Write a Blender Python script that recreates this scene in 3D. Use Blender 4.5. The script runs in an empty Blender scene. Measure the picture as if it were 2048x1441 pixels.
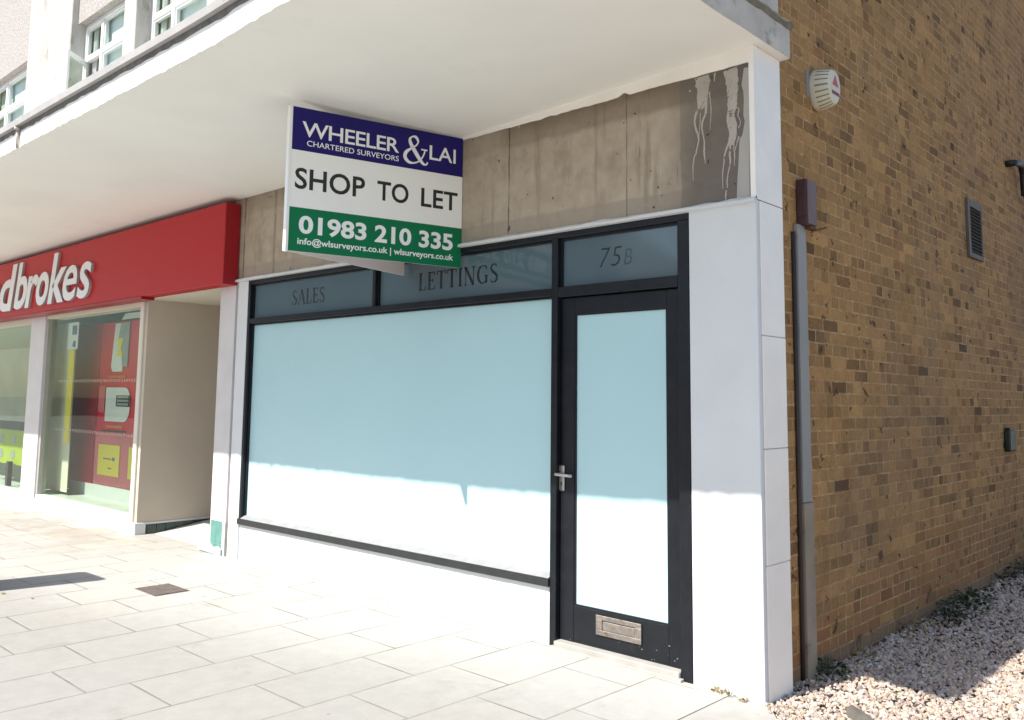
import bpy, bmesh, math, random
import numpy as np
from mathutils import Vector, Matrix
random.seed(7); rng = np.random.default_rng(7)
R = math.radians
S = bpy.context.scene
C = S.collection

# ------------------------------------------------------------------ camera, sky, sun, exposure
cam_d = bpy.data.cameras.new('camera'); cam = bpy.data.objects.new('camera', cam_d); C.objects.link(cam)
cam_d.sensor_width = 36.0; cam_d.lens = 1751.3/2048*36
cam_d.shift_x = (1024-1007.8)/2048; cam_d.shift_y = -(720.5-611.1)/2048
cam_d.clip_end = 3000; cam_d.clip_start = .05
def cam_axes(yaw, pitch, roll):
    f = Vector((-math.sin(yaw)*math.cos(pitch), math.cos(yaw)*math.cos(pitch), math.sin(pitch)))
    r = Vector((math.cos(yaw), math.sin(yaw), 0)); u = r.cross(f)
    return math.cos(roll)*r+math.sin(roll)*u, -math.sin(roll)*r+math.cos(roll)*u, f
r_, u_, f_ = cam_axes(R(43.15), R(6.11), R(.72))
M = Matrix((r_, u_, -f_)).transposed().to_4x4(); M.translation = Vector((2.171, -4.283, 1.515))
cam.matrix_world = M
S.camera = cam
TRAVEL = Vector((.15, .845, -1.0)).normalized()
elev = math.asin(-TRAVEL.z); azim = math.atan2(-TRAVEL.x, -TRAVEL.y)
W = bpy.data.worlds.new('World'); S.world = W; W.use_nodes = True
wn = W.node_tree; bg = wn.nodes['Background']
sky = wn.nodes.new('ShaderNodeTexSky'); sky.sky_type = 'NISHITA'; sky.sun_disc = False
sky.dust_density = 1.0; sky.sun_elevation = elev; sky.sun_rotation = azim
wn.links.new(sky.outputs[0], bg.inputs[0]); bg.inputs[1].default_value = .10
sd = bpy.data.lights.new('sun', 'SUN'); sun = bpy.data.objects.new('sun', sd); C.objects.link(sun)
sd.energy = 4.35; sd.angle = R(.53); sd.color = (1, .955, .875)
sun.rotation_euler = TRAVEL.to_track_quat('-Z', 'Y').to_euler(); sun.location = (0, -20, 30)
S.view_settings.view_transform = 'Standard'; S.view_settings.look = 'None'
S.view_settings.exposure = .94; S.view_settings.gamma = 1

# ------------------------------------------------------------------ shader helpers
class G:
    """small node-graph helper"""
    def __init__(s, name):
        s.m = bpy.data.materials.new(name); s.m.use_nodes = True
        s.t = s.m.node_tree; s.b = s.t.nodes['Principled BSDF']; s.o = s.t.nodes['Material Output']
        s.pos = s.n('ShaderNodeNewGeometry').outputs['Position']; s._xyz = None
    def n(s, k, **a):
        x = s.t.nodes.new(k)
        for q, v in a.items(): setattr(x, q, v)
        return x
    def put(s, sock, v):
        if hasattr(v, 'is_linked'): s.t.links.new(v, sock)
        else:
            if isinstance(v, (tuple, list)) and len(v) == 3 and sock.type == 'RGBA': v = (*v, 1)
            sock.default_value = v
    def ma(s, op, a, b=0.0, c=0.0, clamp=False):
        x = s.n('ShaderNodeMath', operation=op, use_clamp=clamp)
        for i, v in enumerate((a, b, c)): s.put(x.inputs[i], v)
        return x.outputs[0]
    def xyz(s):
        if s._xyz is None:
            x = s.n('ShaderNodeSeparateXYZ'); s.put(x.inputs[0], s.pos); s._xyz = x.outputs
        return s._xyz
    def vec(s, x, y, z=0.0):
        q = s.n('ShaderNodeCombineXYZ')
        for i, v in enumerate((x, y, z)): s.put(q.inputs[i], v)
        return q.outputs[0]
    def scaled(s, sx, sy, sz):
        q = s.n('ShaderNodeVectorMath', operation='MULTIPLY'); s.put(q.inputs[0], s.pos); q.inputs[1].default_value = (sx, sy, sz)
        return q.outputs[0]
    def noise(s, scale, detail=4, rough=.55, v=None, dist=0.0):
        q = s.n('ShaderNodeTexNoise'); q.inputs['Scale'].default_value = scale; q.inputs['Detail'].default_value = detail
        q.inputs['Roughness'].default_value = rough; q.inputs['Distortion'].default_value = dist
        s.put(q.inputs['Vector'], s.pos if v is None else v)
        return q.outputs['Fac']
    def white(s, v):
        q = s.n('ShaderNodeTexWhiteNoise', noise_dimensions='3D'); s.put(q.inputs['Vector'], v)
        return q.outputs
    def ramp(s, f, stops, interp='LINEAR'):
        q = s.n('ShaderNodeValToRGB'); e = q.color_ramp.elements; q.color_ramp.interpolation = interp
        while len(e) < len(stops): e.new(.5)
        for i, (p, c) in enumerate(stops):
            e[i].position = p; e[i].color = (*c, 1) if not isinstance(c, (int, float)) else (c, c, c, 1)
        s.put(q.inputs[0], f)
        return q.outputs[0]
    def step(s, v, a, b):
        q = s.n('ShaderNodeMapRange', clamp=True, interpolation_type='SMOOTHSTEP')
        s.put(q.inputs[0], v); q.inputs[1].default_value = a; q.inputs[2].default_value = b
        return q.outputs[0]
    def mix(s, f, a, b, mode='MIX'):
        q = s.n('ShaderNodeMix', data_type='RGBA', blend_type=mode)
        s.put(q.inputs[0], f); s.put(q.inputs[6], a); s.put(q.inputs[7], b)
        return q.outputs[2]
    def bump(s, h, strength=.3, dist=.01):
        q = s.n('ShaderNodeBump'); q.inputs['Strength'].default_value = strength; q.inputs['Distance'].default_value = dist
        s.put(q.inputs['Height'], h); s.t.links.new(q.outputs[0], s.b.inputs['Normal'])
    def fin(s, col, rough=.6, spec=.5, metal=0.0):
        s.put(s.b.inputs['Base Color'], col); s.put(s.b.inputs['Roughness'], rough)
        s.put(s.b.inputs['Specular IOR Level'], spec); s.put(s.b.inputs['Metallic'], metal)
        return s.m

def pm(name, col, rough=.6, var=.12, scale=6, bump=.0, bscale=60, spec=.4, metal=0, grime=None, rvar=.06):
    g = G(name)
    n = g.noise(scale, 5); d = tuple(max(0, c*(1-var)) for c in col); l = tuple(min(1, c*(1+var)) for c in col)
    c = g.ramp(n, [(.3, d), (.7, l)])
    if grime:                                        # (colour, noise scale, threshold): blotches with a shape of their own
        c = g.mix(g.step(g.noise(grime[1], 7, .65), grime[2], grime[2]+.12), c, grime[0])
    if bump: g.bump(g.noise(bscale, 5), bump, .004)
    rr = g.ramp(g.noise(scale*2, 3), [(.3, max(0, rough-rvar)), (.7, min(1, rough+rvar))])
    return g.fin(c, rr, spec, metal)

MT = {}
MT['white_paint'] = pm('white_paint', (.66, .67, .675), .55, .04, 2.5, .25, 90, .3, grime=((.60, .585, .55), 5, .66))
MT['soffit_paint'] = pm('soffit_paint', (.86, .845, .80), .6, .03, 1.3, .12, 30, .25, grime=((.815, .795, .74), 1.1, .62))
MT['lip_paint'] = pm('lip_paint', (.80, .795, .78), .6, .03, 4, .35, 40, .3)
MT['tile_white'] = pm('tile_white', (.90, .85, .785), .4, .05, 3, .15, 50, .4, grime=((.70, .655, .61), 6, .66))
MT['grey_render'] = pm('grey_render', (.52, .485, .435), .85, .16, 4, .4, 70, .2, grime=((.30, .30, .26), 6, .56))
MT['moss_coping'] = pm('moss_coping', (.20, .18, .14), .9, .3, 14, .8, 60, .2, grime=((.055, .075, .02), 12, .52))
MT['coping'] = pm('coping', (.34, .33, .325), .8, .10, 8, .4, 70, .3, grime=((.26, .25, .23), 7, .6))
MT['black_gloss'] = pm('black_gloss', (.009, .0105, .014), .36, .2, 8, .06, 60, .28, grime=((.016, .018, .021), 9, .6))
MT['frost'] = pm('frost', (.455, .66, .69), .25, .02, .8, .0, 1, .4, rvar=.01)
MT['transom_glass'] = pm('transom_glass', (.095, .140, .165), .07, .05, 1.2, 0, 1, .7, rvar=.01)
MT['letter_dark'] = pm('letter_dark', (.015, .02, .022), .4, .1)
MT['letter_in_reflection'] = pm('letter_in_reflection', (.055, .085, .10), .3, .1)
MT['navy'] = pm('navy', (.018, .013, .135), .6, .06, 3, spec=.15)
MT['green'] = pm('green', (.006, .165, .070), .6, .06, 3, spec=.15)
MT['board_white'] = pm('board_white', (.86, .86, .85), .4, .02, 3)
MT['corrugated'] = pm('corrugated', (.84, .76, .76), .5, .03, 3)
MT['print_white'] = pm('print_white', (.84, .85, .86), .4, .02)
MT['print_black'] = pm('print_black', (.018, .02, .02), .4, .1)
MT['steel'] = pm('steel', (.50, .48, .47), .36, .08, 20, .03, 200, .5, 1.0)
MT['steel_worn'] = pm('steel_worn', (.36, .32, .29), .5, .2, 25, .1, 120, .5, 1.0, grime=((.20, .14, .10), 30, .58))
MT['red_sign'] = pm('red_sign', (.44, .016, .022), .42, .015, .5, 0, 1, .22, rvar=.0)
MT['red_dark'] = pm('red_dark', (.30, .008, .015), .35, .05, .8)
MT['acrylic'] = pm('acrylic', (.74, .72, .73), .25, .02, 3, 0, 1, .6, rvar=.0)
MT['letter_edge'] = pm('letter_edge', (.33, .31, .31), .4, .06)
MT['beige_panel'] = pm('beige_panel', (.55, .485, .40), .5, .05, 1.6, .05, 60, .3)
MT['pale_tile'] = pm('pale_tile', (.62, .585, .575), .4, .06, 4, .1, 50, .4)
MT['cream'] = pm('cream', (.66, .62, .52), .6, .05, 2, .1, 60, .3)
MT['pvc'] = pm('pvc', (.68, .69, .70), .35, .03, 3)
MT['upper_pane'] = pm('upper_pane', (.42, .45, .50), .06, .22, 1.6, 0, 1, .8)
MT['dark_room'] = pm('dark_room', (.10, .105, .10), .8, .2, 2)
MT['room_wall'] = pm('room_wall', (.72, .72, .62), .8, .06, 1.5)
MT['room_floor'] = pm('room_floor', (.50, .55, .52), .5, .06, 3)
MT['display_red'] = pm('display_red', (.58, .008, .030), .4, .08, 2)
MT['display_maroon'] = pm('display_maroon', (.33, .006, .018), .4, .08, 2)
MT['display_pink'] = pm('display_pink', (.58, .14, .16), .5, .06, 2)
MT['poster_yellow'] = pm('poster_yellow', (.74, .60, .06), .45, .05, 3)
MT['poster_lime'] = pm('poster_lime', (.34, .42, .03), .45, .08, 3)
MT['poster_white'] = pm('poster_white', (.66, .68, .66), .45, .05, 4)
MT['poster_grey'] = pm('poster_grey', (.28, .31, .30), .5, .12, 8)
MT['poster_orange'] = pm('poster_orange', (.60, .14, .02), .5, .1, 3)
MT['poster_blue'] = pm('poster_blue', (.10, .13, .25), .5, .2, 8)
MT['trunk_front'] = pm('trunk_front', (.20, .18, .165), .6, .12, 6, .2, 80, .3, grime=((.14, .10, .07), 8, .6))
MT['brown_box'] = pm('brown_box', (.065, .030, .032), .45, .15, 8)
MT['brown_lid'] = pm('brown_lid', (.135, .082, .078), .5, .1, 6)
MT['rust'] = pm('rust', (.12, .05, .025), .8, .3, 20)
MT['alarm'] = pm('alarm', (.60, .565, .44), .4, .08, 8, .05, 60, .5)
MT['alarm_slot'] = pm('alarm_slot', (.20, .20, .14), .6, .1)
MT['alarm_red'] = pm('alarm_red', (.45, .07, .06), .5, .15, 20)
MT['alarm_bar'] = pm('alarm_bar', (.20, .035, .035), .5, .15, 20)
MT['vent_dark'] = pm('vent_dark', (.018, .015, .013), .6, .2)
MT['vent_frame'] = pm('vent_frame', (.10, .082, .064), .6, .15, 8)
MT['black_pipe'] = pm('black_pipe', (.014, .013, .012), .45, .2)
MT['green_box'] = pm('green_box', (.010, .022, .014), .45, .2)
MT['manhole'] = pm('manhole', (.12, .098, .088), .75, .25, 22, .6, 70, .35, grime=((.25, .215, .20), 9, .60))
MT['apron'] = pm('apron', (.36, .345, .32), .85, .12, 5, .5, 70, .3, grime=((.24, .23, .20), 14, .62))
MT['asphalt'] = pm('asphalt', (.07, .07, .07), .9, .2, 12, .5, 90, .3)
MT['opp_brick'] = pm('opp_brick', (.22, .13, .09), .85, .15, 3)
MT['opp_roof'] = pm('opp_roof', (.10, .085, .08), .85, .2, 3)
MT['leaf'] = pm('leaf', (.024, .042, .013), .6, .45, 30)
MT['leaf_pale'] = pm('leaf_pale', (.13, .17, .07), .6, .3, 30)
MT['leaf_dry'] = pm('leaf_dry', (.24, .18, .07), .8, .4, 40)
MT['flint'] = pm('flint', (.16, .145, .125), .6, .2, 20, .4, 60)
MT['green_tile'] = pm('green_tile', (.10, .26, .225), .2, .15, 12, 0, 1, .6)
MT['grout'] = pm('grout', (.42, .47, .45), .8, .1)
MT['bitumen'] = pm('bitumen', (.14, .135, .13), .8, .2, 20)

def clear_glass(name, tint, f0):
    """thin pane: tinted see-through plus a mirror layer that grows towards grazing view (same from both sides)"""
    g = G(name); tr = g.n('ShaderNodeBsdfTransparent'); tr.inputs[0].default_value = (*tint, 1)
    gl = g.n('ShaderNodeBsdfGlossy'); gl.inputs['Roughness'].default_value = .015; gl.inputs[0].default_value = (.95, 1, .98, 1)
    ge = g.n('ShaderNodeNewGeometry'); dt = g.n('ShaderNodeVectorMath', operation='DOT_PRODUCT')
    g.t.links.new(ge.outputs['Incoming'], dt.inputs[0]); g.t.links.new(ge.outputs['Normal'], dt.inputs[1])
    k = g.ma('POWER', g.ma('SUBTRACT', 1.0, g.ma('ABSOLUTE', dt.outputs['Value'])), 5.0)
    mx = g.n('ShaderNodeMixShader'); g.put(mx.inputs[0], g.ma('ADD', f0, g.ma('MULTIPLY', k, .24), clamp=True))
    g.t.links.new(tr.outputs[0], mx.inputs[1]); g.t.links.new(gl.outputs[0], mx.inputs[2]); g.t.links.new(mx.outputs[0], g.o.inputs[0])
    return g.m
MT['glass'] = clear_glass('glass', (.90, .94, .90), .03)

def brick_mat():
    g = G('brick'); x, y, z = g.xyz()
    wob = g.ma('MULTIPLY', g.ma('SUBTRACT', g.noise(9, 3), .5), .015)
    zz = g.ma('ADD', z, wob); yy = g.ma('ADD', g.ma('ADD', y, x), g.ma('MULTIPLY', g.ma('SUBTRACT', g.noise(11, 3), .5), .022))
    rowf = g.ma('DIVIDE', zz, .075); row = g.ma('FLOOR', rowf); fz = g.ma('SUBTRACT', rowf, row)
    hdr = g.ma('LESS_THAN', g.ma('FLOORED_MODULO', row, 4.0), .5)          # a header course every fourth row
    wid = g.ma('SUBTRACT', .225, g.ma('MULTIPLY', hdr, .1125))
    off = g.ma('MULTIPLY', g.ma('FLOORED_MODULO', row, 2.0), .5)
    uf = g.ma('ADD', g.ma('DIVIDE', yy, wid), g.ma('ADD', off, g.ma('MULTIPLY', g.white(g.vec(row, 7.3))[0], .18)))
    col = g.ma('FLOOR', uf); fu = g.ma('SUBTRACT', uf, col)
    # some stretchers are really two headers
    half = g.ma('MULTIPLY', g.ma('GREATER_THAN', g.white(g.vec(row, col, 3.1))[0], .62), g.ma('SUBTRACT', 1.0, hdr))
    hu = g.ma('MULTIPLY', fu, 2.0); hside = g.ma('FLOOR', hu)
    du = g.ma('MULTIPLY', g.ma('MINIMUM', fu, g.ma('SUBTRACT', 1.0, fu)), wid)
    dmid = g.ma('ADD', g.ma('MULTIPLY', g.ma('ABSOLUTE', g.ma('SUBTRACT', fu, .5)), wid), g.ma('MULTIPLY', g.ma('SUBTRACT', 1.0, half), 1.0))
    du = g.ma('MINIMUM', du, dmid)
    dz = g.ma('MULTIPLY', g.ma('MINIMUM', fz, g.ma('SUBTRACT', 1.0, fz)), .075)
    d = g.ma('MINIMUM', du, dz)
    d = g.ma('ADD', d, g.ma('MULTIPLY', g.ma('SUBTRACT', g.noise(38, 4, .65), .5), .009))
    mort = g.ma('MULTIPLY', g.ma('SUBTRACT', 1.0, g.step(d, .0042, .0072)), g.ma('SUBTRACT', 1.0, g.ma('MULTIPLY', g.step(g.noise(1.9, 5, .7), .46, .62), .72)))
    idv = g.vec(row, g.ma('ADD', col, g.ma('MULTIPLY', g.ma('MULTIPLY', hside, half), .37)), 1.7)
    wn1 = g.white(idv)
    tone = g.ramp(wn1[0], [(0, (0.070, 0.033, 0.013)), (.035, (0.101, 0.049, 0.019)), (.05, (0.234, 0.118, 0.042)), (.25, (0.296, 0.160, 0.058)), (.5, (0.351, 0.192, 0.073)),
                           (.75, (0.390, 0.211, 0.083)), (.93, (0.421, 0.237, 0.099)), (.97, (0.249, 0.105, 0.046)), (1, (0.204, 0.077, 0.034))])
    tone = g.mix(g.ma('MULTIPLY', g.step(g.noise(.8, 5, .65), .45, .62), .35), tone, (0.281, 0.189, 0.101))
    tone = g.mix(g.ma('MULTIPLY', g.step(g.noise(1.3, 5, .65, g.scaled(1, 1, .7)), .52, .70), .4), tone, (0.134, 0.081, 0.042))
    blot = g.noise(3.2, 6, .65)
    tone = g.mix(g.ma('MULTIPLY', g.step(blot, .44, .64), .55), tone, (0.445, 0.256, 0.102))       # mortar-smeared fronts
    tone = g.mix(.38, tone, g.ramp(g.noise(34, 6, .75), [(.3, (0.155, 0.077, 0.028)), (.7, (0.531, 0.320, 0.131))]), 'MIX')
    tone = g.mix(1.0, tone, g.ramp(g.white(g.vec(row, g.ma('ADD', col, g.ma('MULTIPLY', g.ma('MULTIPLY', hside, half), .37)), 9.1))[0], [(0, (.34, .31, .29)), (.04, (.70, .68, .66)), (.20, (.88, .87, .86)), (.5, (.98, .98, .98)), (.9, (1.12, 1.12, 1.11)), (1, (1.28, 1.27, 1.22))]), 'MULTIPLY')
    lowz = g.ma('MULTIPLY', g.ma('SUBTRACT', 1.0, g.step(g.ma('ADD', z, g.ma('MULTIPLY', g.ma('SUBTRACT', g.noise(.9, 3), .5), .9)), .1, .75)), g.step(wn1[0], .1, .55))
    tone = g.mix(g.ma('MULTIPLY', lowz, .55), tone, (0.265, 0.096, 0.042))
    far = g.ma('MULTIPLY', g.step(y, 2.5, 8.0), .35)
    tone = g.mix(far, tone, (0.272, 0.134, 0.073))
    mcol = g.ramp(g.noise(16, 5), [(.3, (0.323, 0.195, 0.089)), (.7, (0.590, 0.383, 0.189))])
    c = g.mix(mort, tone, mcol)
    hole = g.ma('MULTIPLY', g.step(g.noise(7.5, 4, .62, g.scaled(1, 1, 1.4)), .645, .67), .85)   # spalled pits
    c = g.mix(hole, c, (0.067, 0.028, 0.011))
    c = g.mix(1.0, c, (.97, .955, .90), 'MULTIPLY')
    pl = g.ma('SUBTRACT', 1.0, g.step(g.ma('ADD', z, g.ma('MULTIPLY', g.ma('SUBTRACT', g.noise(4, 5, .7), .5), .12)), .06, .10))
    c = g.mix(g.ma('MULTIPLY', pl, .5), c, (.17, .135, .105))
    c = g.mix(.06, c, (.20, .175, .14))
    c = g.mix(g.ma('MULTIPLY', g.step(g.noise(.55, 5, .7), .48, .66), .22), c, (.13, .105, .085))
    g.bump(g.ma('ADD', g.ma('ADD', g.ma('MULTIPLY', mort, -.8), g.ma('MULTIPLY', hole, -1.2)), g.ma('ADD', g.ma('MULTIPLY', g.noise(60, 4), .3), g.ma('MULTIPLY', wn1[0], .35))), .55, .008)
    return g.fin(c, .88, .25)
MT['brick'] = brick_mat()

def paving_mat():
    g = G('paving'); x, y, z = g.xyz()
    wx = g.ma('ADD', x, g.ma('MULTIPLY', g.ma('SUBTRACT', g.noise(2.2, 2), .5), .012))
    rf = g.ma('DIVIDE', g.ma('ADD', wx, 1.09), .4575); row = g.ma('FLOOR', rf); fr = g.ma('SUBTRACT', rf, row)
    par = g.ma('FLOORED_MODULO', row, 2.0)
    ypos = g.ma('ADD', g.ma('ADD', y, 1.68), g.ma('MULTIPLY', par, -.235))
    jit = g.ma('MULTIPLY', g.ma('SUBTRACT', g.white(g.vec(row, 4.4))[0], .5), .04)
    cf = g.ma('DIVIDE', g.ma('ADD', ypos, jit), .70); col = g.ma('FLOOR', cf); fc = g.ma('SUBTRACT', cf, col)
    dr = g.ma('MULTIPLY', g.ma('MINIMUM', fr, g.ma('SUBTRACT', 1.0, fr)), .4575)
    dc = g.ma('MULTIPLY', g.ma('MINIMUM', fc, g.ma('SUBTRACT', 1.0, fc)), .70)
    d = g.ma('ADD', g.ma('MINIMUM', dr, dc), g.ma('MULTIPLY', g.ma('SUBTRACT', g.noise(40, 3), .5), .004))
    gap = g.ma('SUBTRACT', 1.0, g.step(d, .0022, .0085))
    depth = g.ramp(g.noise(3.1, 4), [(.35, .35), (.65, 1.0)])
    w = g.white(g.vec(row, col, .5))
    slab = g.ramp(w[0], [(0, (.395, .39, .375)), (.35, (.41, .402, .385)), (.6, (.422, .413, .392)), (.8, (.435, .42, .385)), (1, (.435, .41, .375))])
    yel = g.ma('MULTIPLY', g.step(y, -1.6, -.1), g.ma('MULTIPLY', g.step(w[0], .2, .9), .5))
    slab = g.mix(yel, slab, (.46, .435, .375))
    big = g.noise(1.1, 5, .6)
    slab = g.mix(g.ma('MULTIPLY', g.step(big, .50, .72), .30), slab, (.34, .335, .32))
    slab = g.mix(.30, slab, g.ramp(g.noise(120, 3, .7), [(.3, (.30, .29, .27)), (.7, (.56, .54, .50))]))
    trod = g.ma('MULTIPLY', g.ma('SUBTRACT', 1.0, g.step(g.ma('ADD', g.ma('ADD', y, g.ma('MULTIPLY', x, -.28)), g.ma('MULTIPLY', g.noise(.8, 3), .6)), -.75, .45)), .78)
    slab = g.mix(trod, slab, (.30, .288, .268))
    stain = g.ma('MULTIPLY', g.step(g.noise(2.6, 7, .72, dist=.6), .56, .72), .42)
    slab = g.mix(stain, slab, (.25, .24, .21))
    near = g.ma('MULTIPLY', g.ma('MULTIPLY', g.step(y, -1.5, -.7), g.ma('SUBTRACT', 1.0, g.step(x, -7.6, -5.6))), g.step(g.noise(1.5, 5, .65), .40, .60))
    slab = g.mix(g.ma('MULTIPLY', near, .5), slab, (.30, .265, .215))
    slab = g.mix(.5, slab, g.mix(1.0, slab, g.ramp(g.noise(9, 5, .7), [(.3, (.84, .84, .83)), (.7, (1.08, 1.08, 1.07))]), 'MULTIPLY'))
    vor = g.n('ShaderNodeTexVoronoi'); vor.inputs['Scale'].default_value = 2.6; g.put(vor.inputs['Vector'], g.vec(x, y))
    gum = g.ma('MULTIPLY', g.ma('SUBTRACT', 1.0, g.step(vor.outputs['Distance'], .028, .042)), .55)
    slab = g.mix(gum, slab, (.16, .15, .14))
    c = g.mix(g.ma('MULTIPLY', gap, depth), slab, (.155, .145, .12))
    g.bump(g.ma('ADD', g.ma('MULTIPLY', gap, -1.0), g.ma('ADD', g.ma('MULTIPLY', g.noise(90, 4), .25), g.ma('MULTIPLY', w[0], .4))), .35, .006)
    return g.fin(c, .8, .3)
MT['paving'] = paving_mat()

def concrete_mat():
    """the bare fascia: bleached board, panel joints, a dark damp patch at the right and old edges"""
    g = G('bare_concrete'); x, y, z = g.xyz()
    n1 = g.noise(1.7, 6, .6); n2 = g.noise(9, 5, .65)
    base = g.ramp(n1, [(.25, (0.337, 0.264, 0.197)), (.5, (0.421, 0.350, 0.274)), (.75, (0.487, 0.418, 0.336))])
    base = g.mix(.30, base, g.ramp(n2, [(.3, (0.253, 0.197, 0.149)), (.7, (0.543, 0.470, 0.379))]))
    base = g.mix(g.ma('MULTIPLY', g.step(g.noise(2.7, 6, .7, g.scaled(1.3, 1, .9)), .50, .66), .45), base, (0.234, 0.187, 0.139))
    wxx = g.ma('ADD', x, g.ma('MULTIPLY', g.ma('SUBTRACT', g.noise(6, 4), .5), .03))
    # vertical runs
    runs = g.step(g.noise(1.0, 5, .7, g.scaled(8, 8, .6)), .56, .70)
    base = g.mix(g.ma('MULTIPLY', runs, .5), base, (.19, .145, .108))
    # dark band near the top with a soft edge, thin grey band at the foot
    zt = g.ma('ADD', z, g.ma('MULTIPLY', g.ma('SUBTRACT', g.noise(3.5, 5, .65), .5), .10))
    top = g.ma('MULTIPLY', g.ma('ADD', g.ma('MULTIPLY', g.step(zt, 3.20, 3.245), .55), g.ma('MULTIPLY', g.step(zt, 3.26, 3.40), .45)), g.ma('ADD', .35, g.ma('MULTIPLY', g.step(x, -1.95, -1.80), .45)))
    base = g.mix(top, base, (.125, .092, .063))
    scr = g.ma('MULTIPLY', g.step(g.noise(1.0, 4, .6, g.scaled(26, 26, 1.7)), .69, .75), g.step(g.noise(1.6, 3), .48, .6))
    base = g.mix(g.ma('MULTIPLY', scr, .75), base, (.085, .065, .048))
    foot = g.ma('SUBTRACT', 1.0, g.step(g.ma('ADD', z, g.ma('MULTIPLY', g.ma('SUBTRACT', g.noise(4, 4), .5), .03)), 2.715, 2.735))
    base = g.mix(g.ma('MULTIPLY', foot, .55), base, (.29, .245, .20))
    # damp dark area right of x=-.5
    dk = g.step(wxx, -.66, -.30)
    edge = g.step(wxx, -.475, -.465)
    dd = g.ma('MULTIPLY', g.ma('ADD', g.ma('MULTIPLY', edge, .28), g.ma('MULTIPLY', dk, .62)), g.ramp(g.noise(2.6, 5), [(.2, .7), (.7, 1.0)]))
    base = g.mix(dd, base, (.115, .10, .088))
    for xj, wj, k in ((-1.822, .006, .8), (-.847, .004, .7), (-5.241, .012, .7), (-4.72, .02, .45)):
        dj = g.ma('ABSOLUTE', g.ma('SUBTRACT', x, g.ma('ADD', xj, g.ma('MULTIPLY', g.ma('SUBTRACT', g.noise(5, 3), .5), .012))))
        j = g.ma('SUBTRACT', 1.0, g.step(dj, wj*.4, wj*1.6))
        base = g.mix(g.ma('MULTIPLY', g.ma('MULTIPLY', j, k), g.ramp(g.noise(7, 4), [(.3, .3), (.6, 1.0)])), base, (.06, .045, .032))
    pit = g.step(g.noise(19, 2, .5), .715, .745)
    base = g.mix(g.ma('MULTIPLY', pit, .85), base, (.05, .04, .03))
    spl = g.step(g.noise(21, 2, .5, g.scaled(1, 1, 1.1)), .765, .79)
    base = g.mix(g.ma('MULTIPLY', spl, .6), base, (.55, .52, .48))
    g.bump(g.ma('ADD', n2, g.ma('MULTIPLY', pit, -1)), .3, .004)
    return g.fin(base, .8, .3)
MT['concrete'] = concrete_mat()

def pebble_mat():
    g = G('pebble'); gi = g.n('ShaderNodeNewGeometry').outputs['Random Per Island']
    c = g.ramp(gi, [(0, (0.198, 0.141, 0.115)), (.15, (0.356, 0.273, 0.230)), (.4, (0.494, 0.415, 0.350)), (.6, (0.613, 0.537, 0.460)), (.75, (0.574, 0.434, 0.304)), (.85, (0.494, 0.312, 0.193)), (.93, (0.327, 0.235, 0.202)), (1, (0.705, 0.650, 0.589))])
    c = g.mix(.25, c, g.ramp(g.noise(160, 3), [(.3, (.20, .155, .13)), (.7, (.62, .56, .50))]))
    return g.fin(c, .6, .35)
MT['pebble'] = pebble_mat()
MT['gravel_base'] = pm('gravel_base', (.11, .085, .07), .95, .35, 60, 1.0, 90, .2)
def dash_mat():
    g = G('pebbledash'); n = g.noise(34, 4, .7)
    c = g.ramp(n, [(.3, (.20, .18, .17)), (.5, (.36, .335, .32)), (.7, (.48, .455, .43))])
    g.bump(n, .6, .01); return g.fin(c, .9, .2)
MT['pebbledash'] = dash_mat()
def pale_render():
    g = G('pale_render'); n = g.noise(2.2, 6, .65, g.scaled(1.6, 1.6, .6))
    c = g.ramp(n, [(.3, (.34, .325, .295)), (.6, (.52, .50, .465))])
    c = g.mix(g.ma('MULTIPLY', g.step(g.noise(3.3, 5, .7, g.scaled(1.5, 1.5, .5)), .56, .68), .7), c, (.22, .205, .18))
    g.bump(g.noise(50, 4), .2, .004); return g.fin(c, .8, .25)
MT['upper_render'] = pale_render()

# ------------------------------------------------------------------ mesh helpers
def box(bm, x0, x1, y0, y1, z0, z1, bev=0.0):
    vs = [bm.verts.new(p) for p in ((x0,y0,z0),(x1,y0,z0),(x1,y1,z0),(x0,y1,z0),(x0,y0,z1),(x1,y0,z1),(x1,y1,z1),(x0,y1,z1))]
    fs = [bm.faces.new([vs[i] for i in f]) for f in ((0,3,2,1),(4,5,6,7),(0,1,5,4),(1,2,6,5),(2,3,7,6),(3,0,4,7))]
    if bev:
        es = list({e for f in fs for e in f.edges})
        bmesh.ops.bevel(bm, geom=es, offset=bev, segments=1, affect='EDGES', profile=.5)
def bx(*a, bev=0.0):
    bm = bmesh.new(); box(bm, *a, bev=bev); return bm
def extr(bm, pts, fn, t):
    """closed outline pts (u,v); fn(u,v,w)->xyz; thickness t along w (0 = back, t = front)"""
    a = [bm.verts.new(fn(u, v, 0)) for u, v in pts]; b = [bm.verts.new(fn(u, v, t)) for u, v in pts]
    n = len(pts)
    try:
        f1 = bm.faces.new(b); f0 = bm.faces.new(a[::-1]); f1.normal_update(); f0.normal_update()
        bmesh.ops.triangulate(bm, faces=[f1, f0])
    except ValueError: pass
    for i in range(n): bm.faces.new((a[i], a[(i+1) % n], b[(i+1) % n], b[i]))
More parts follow.
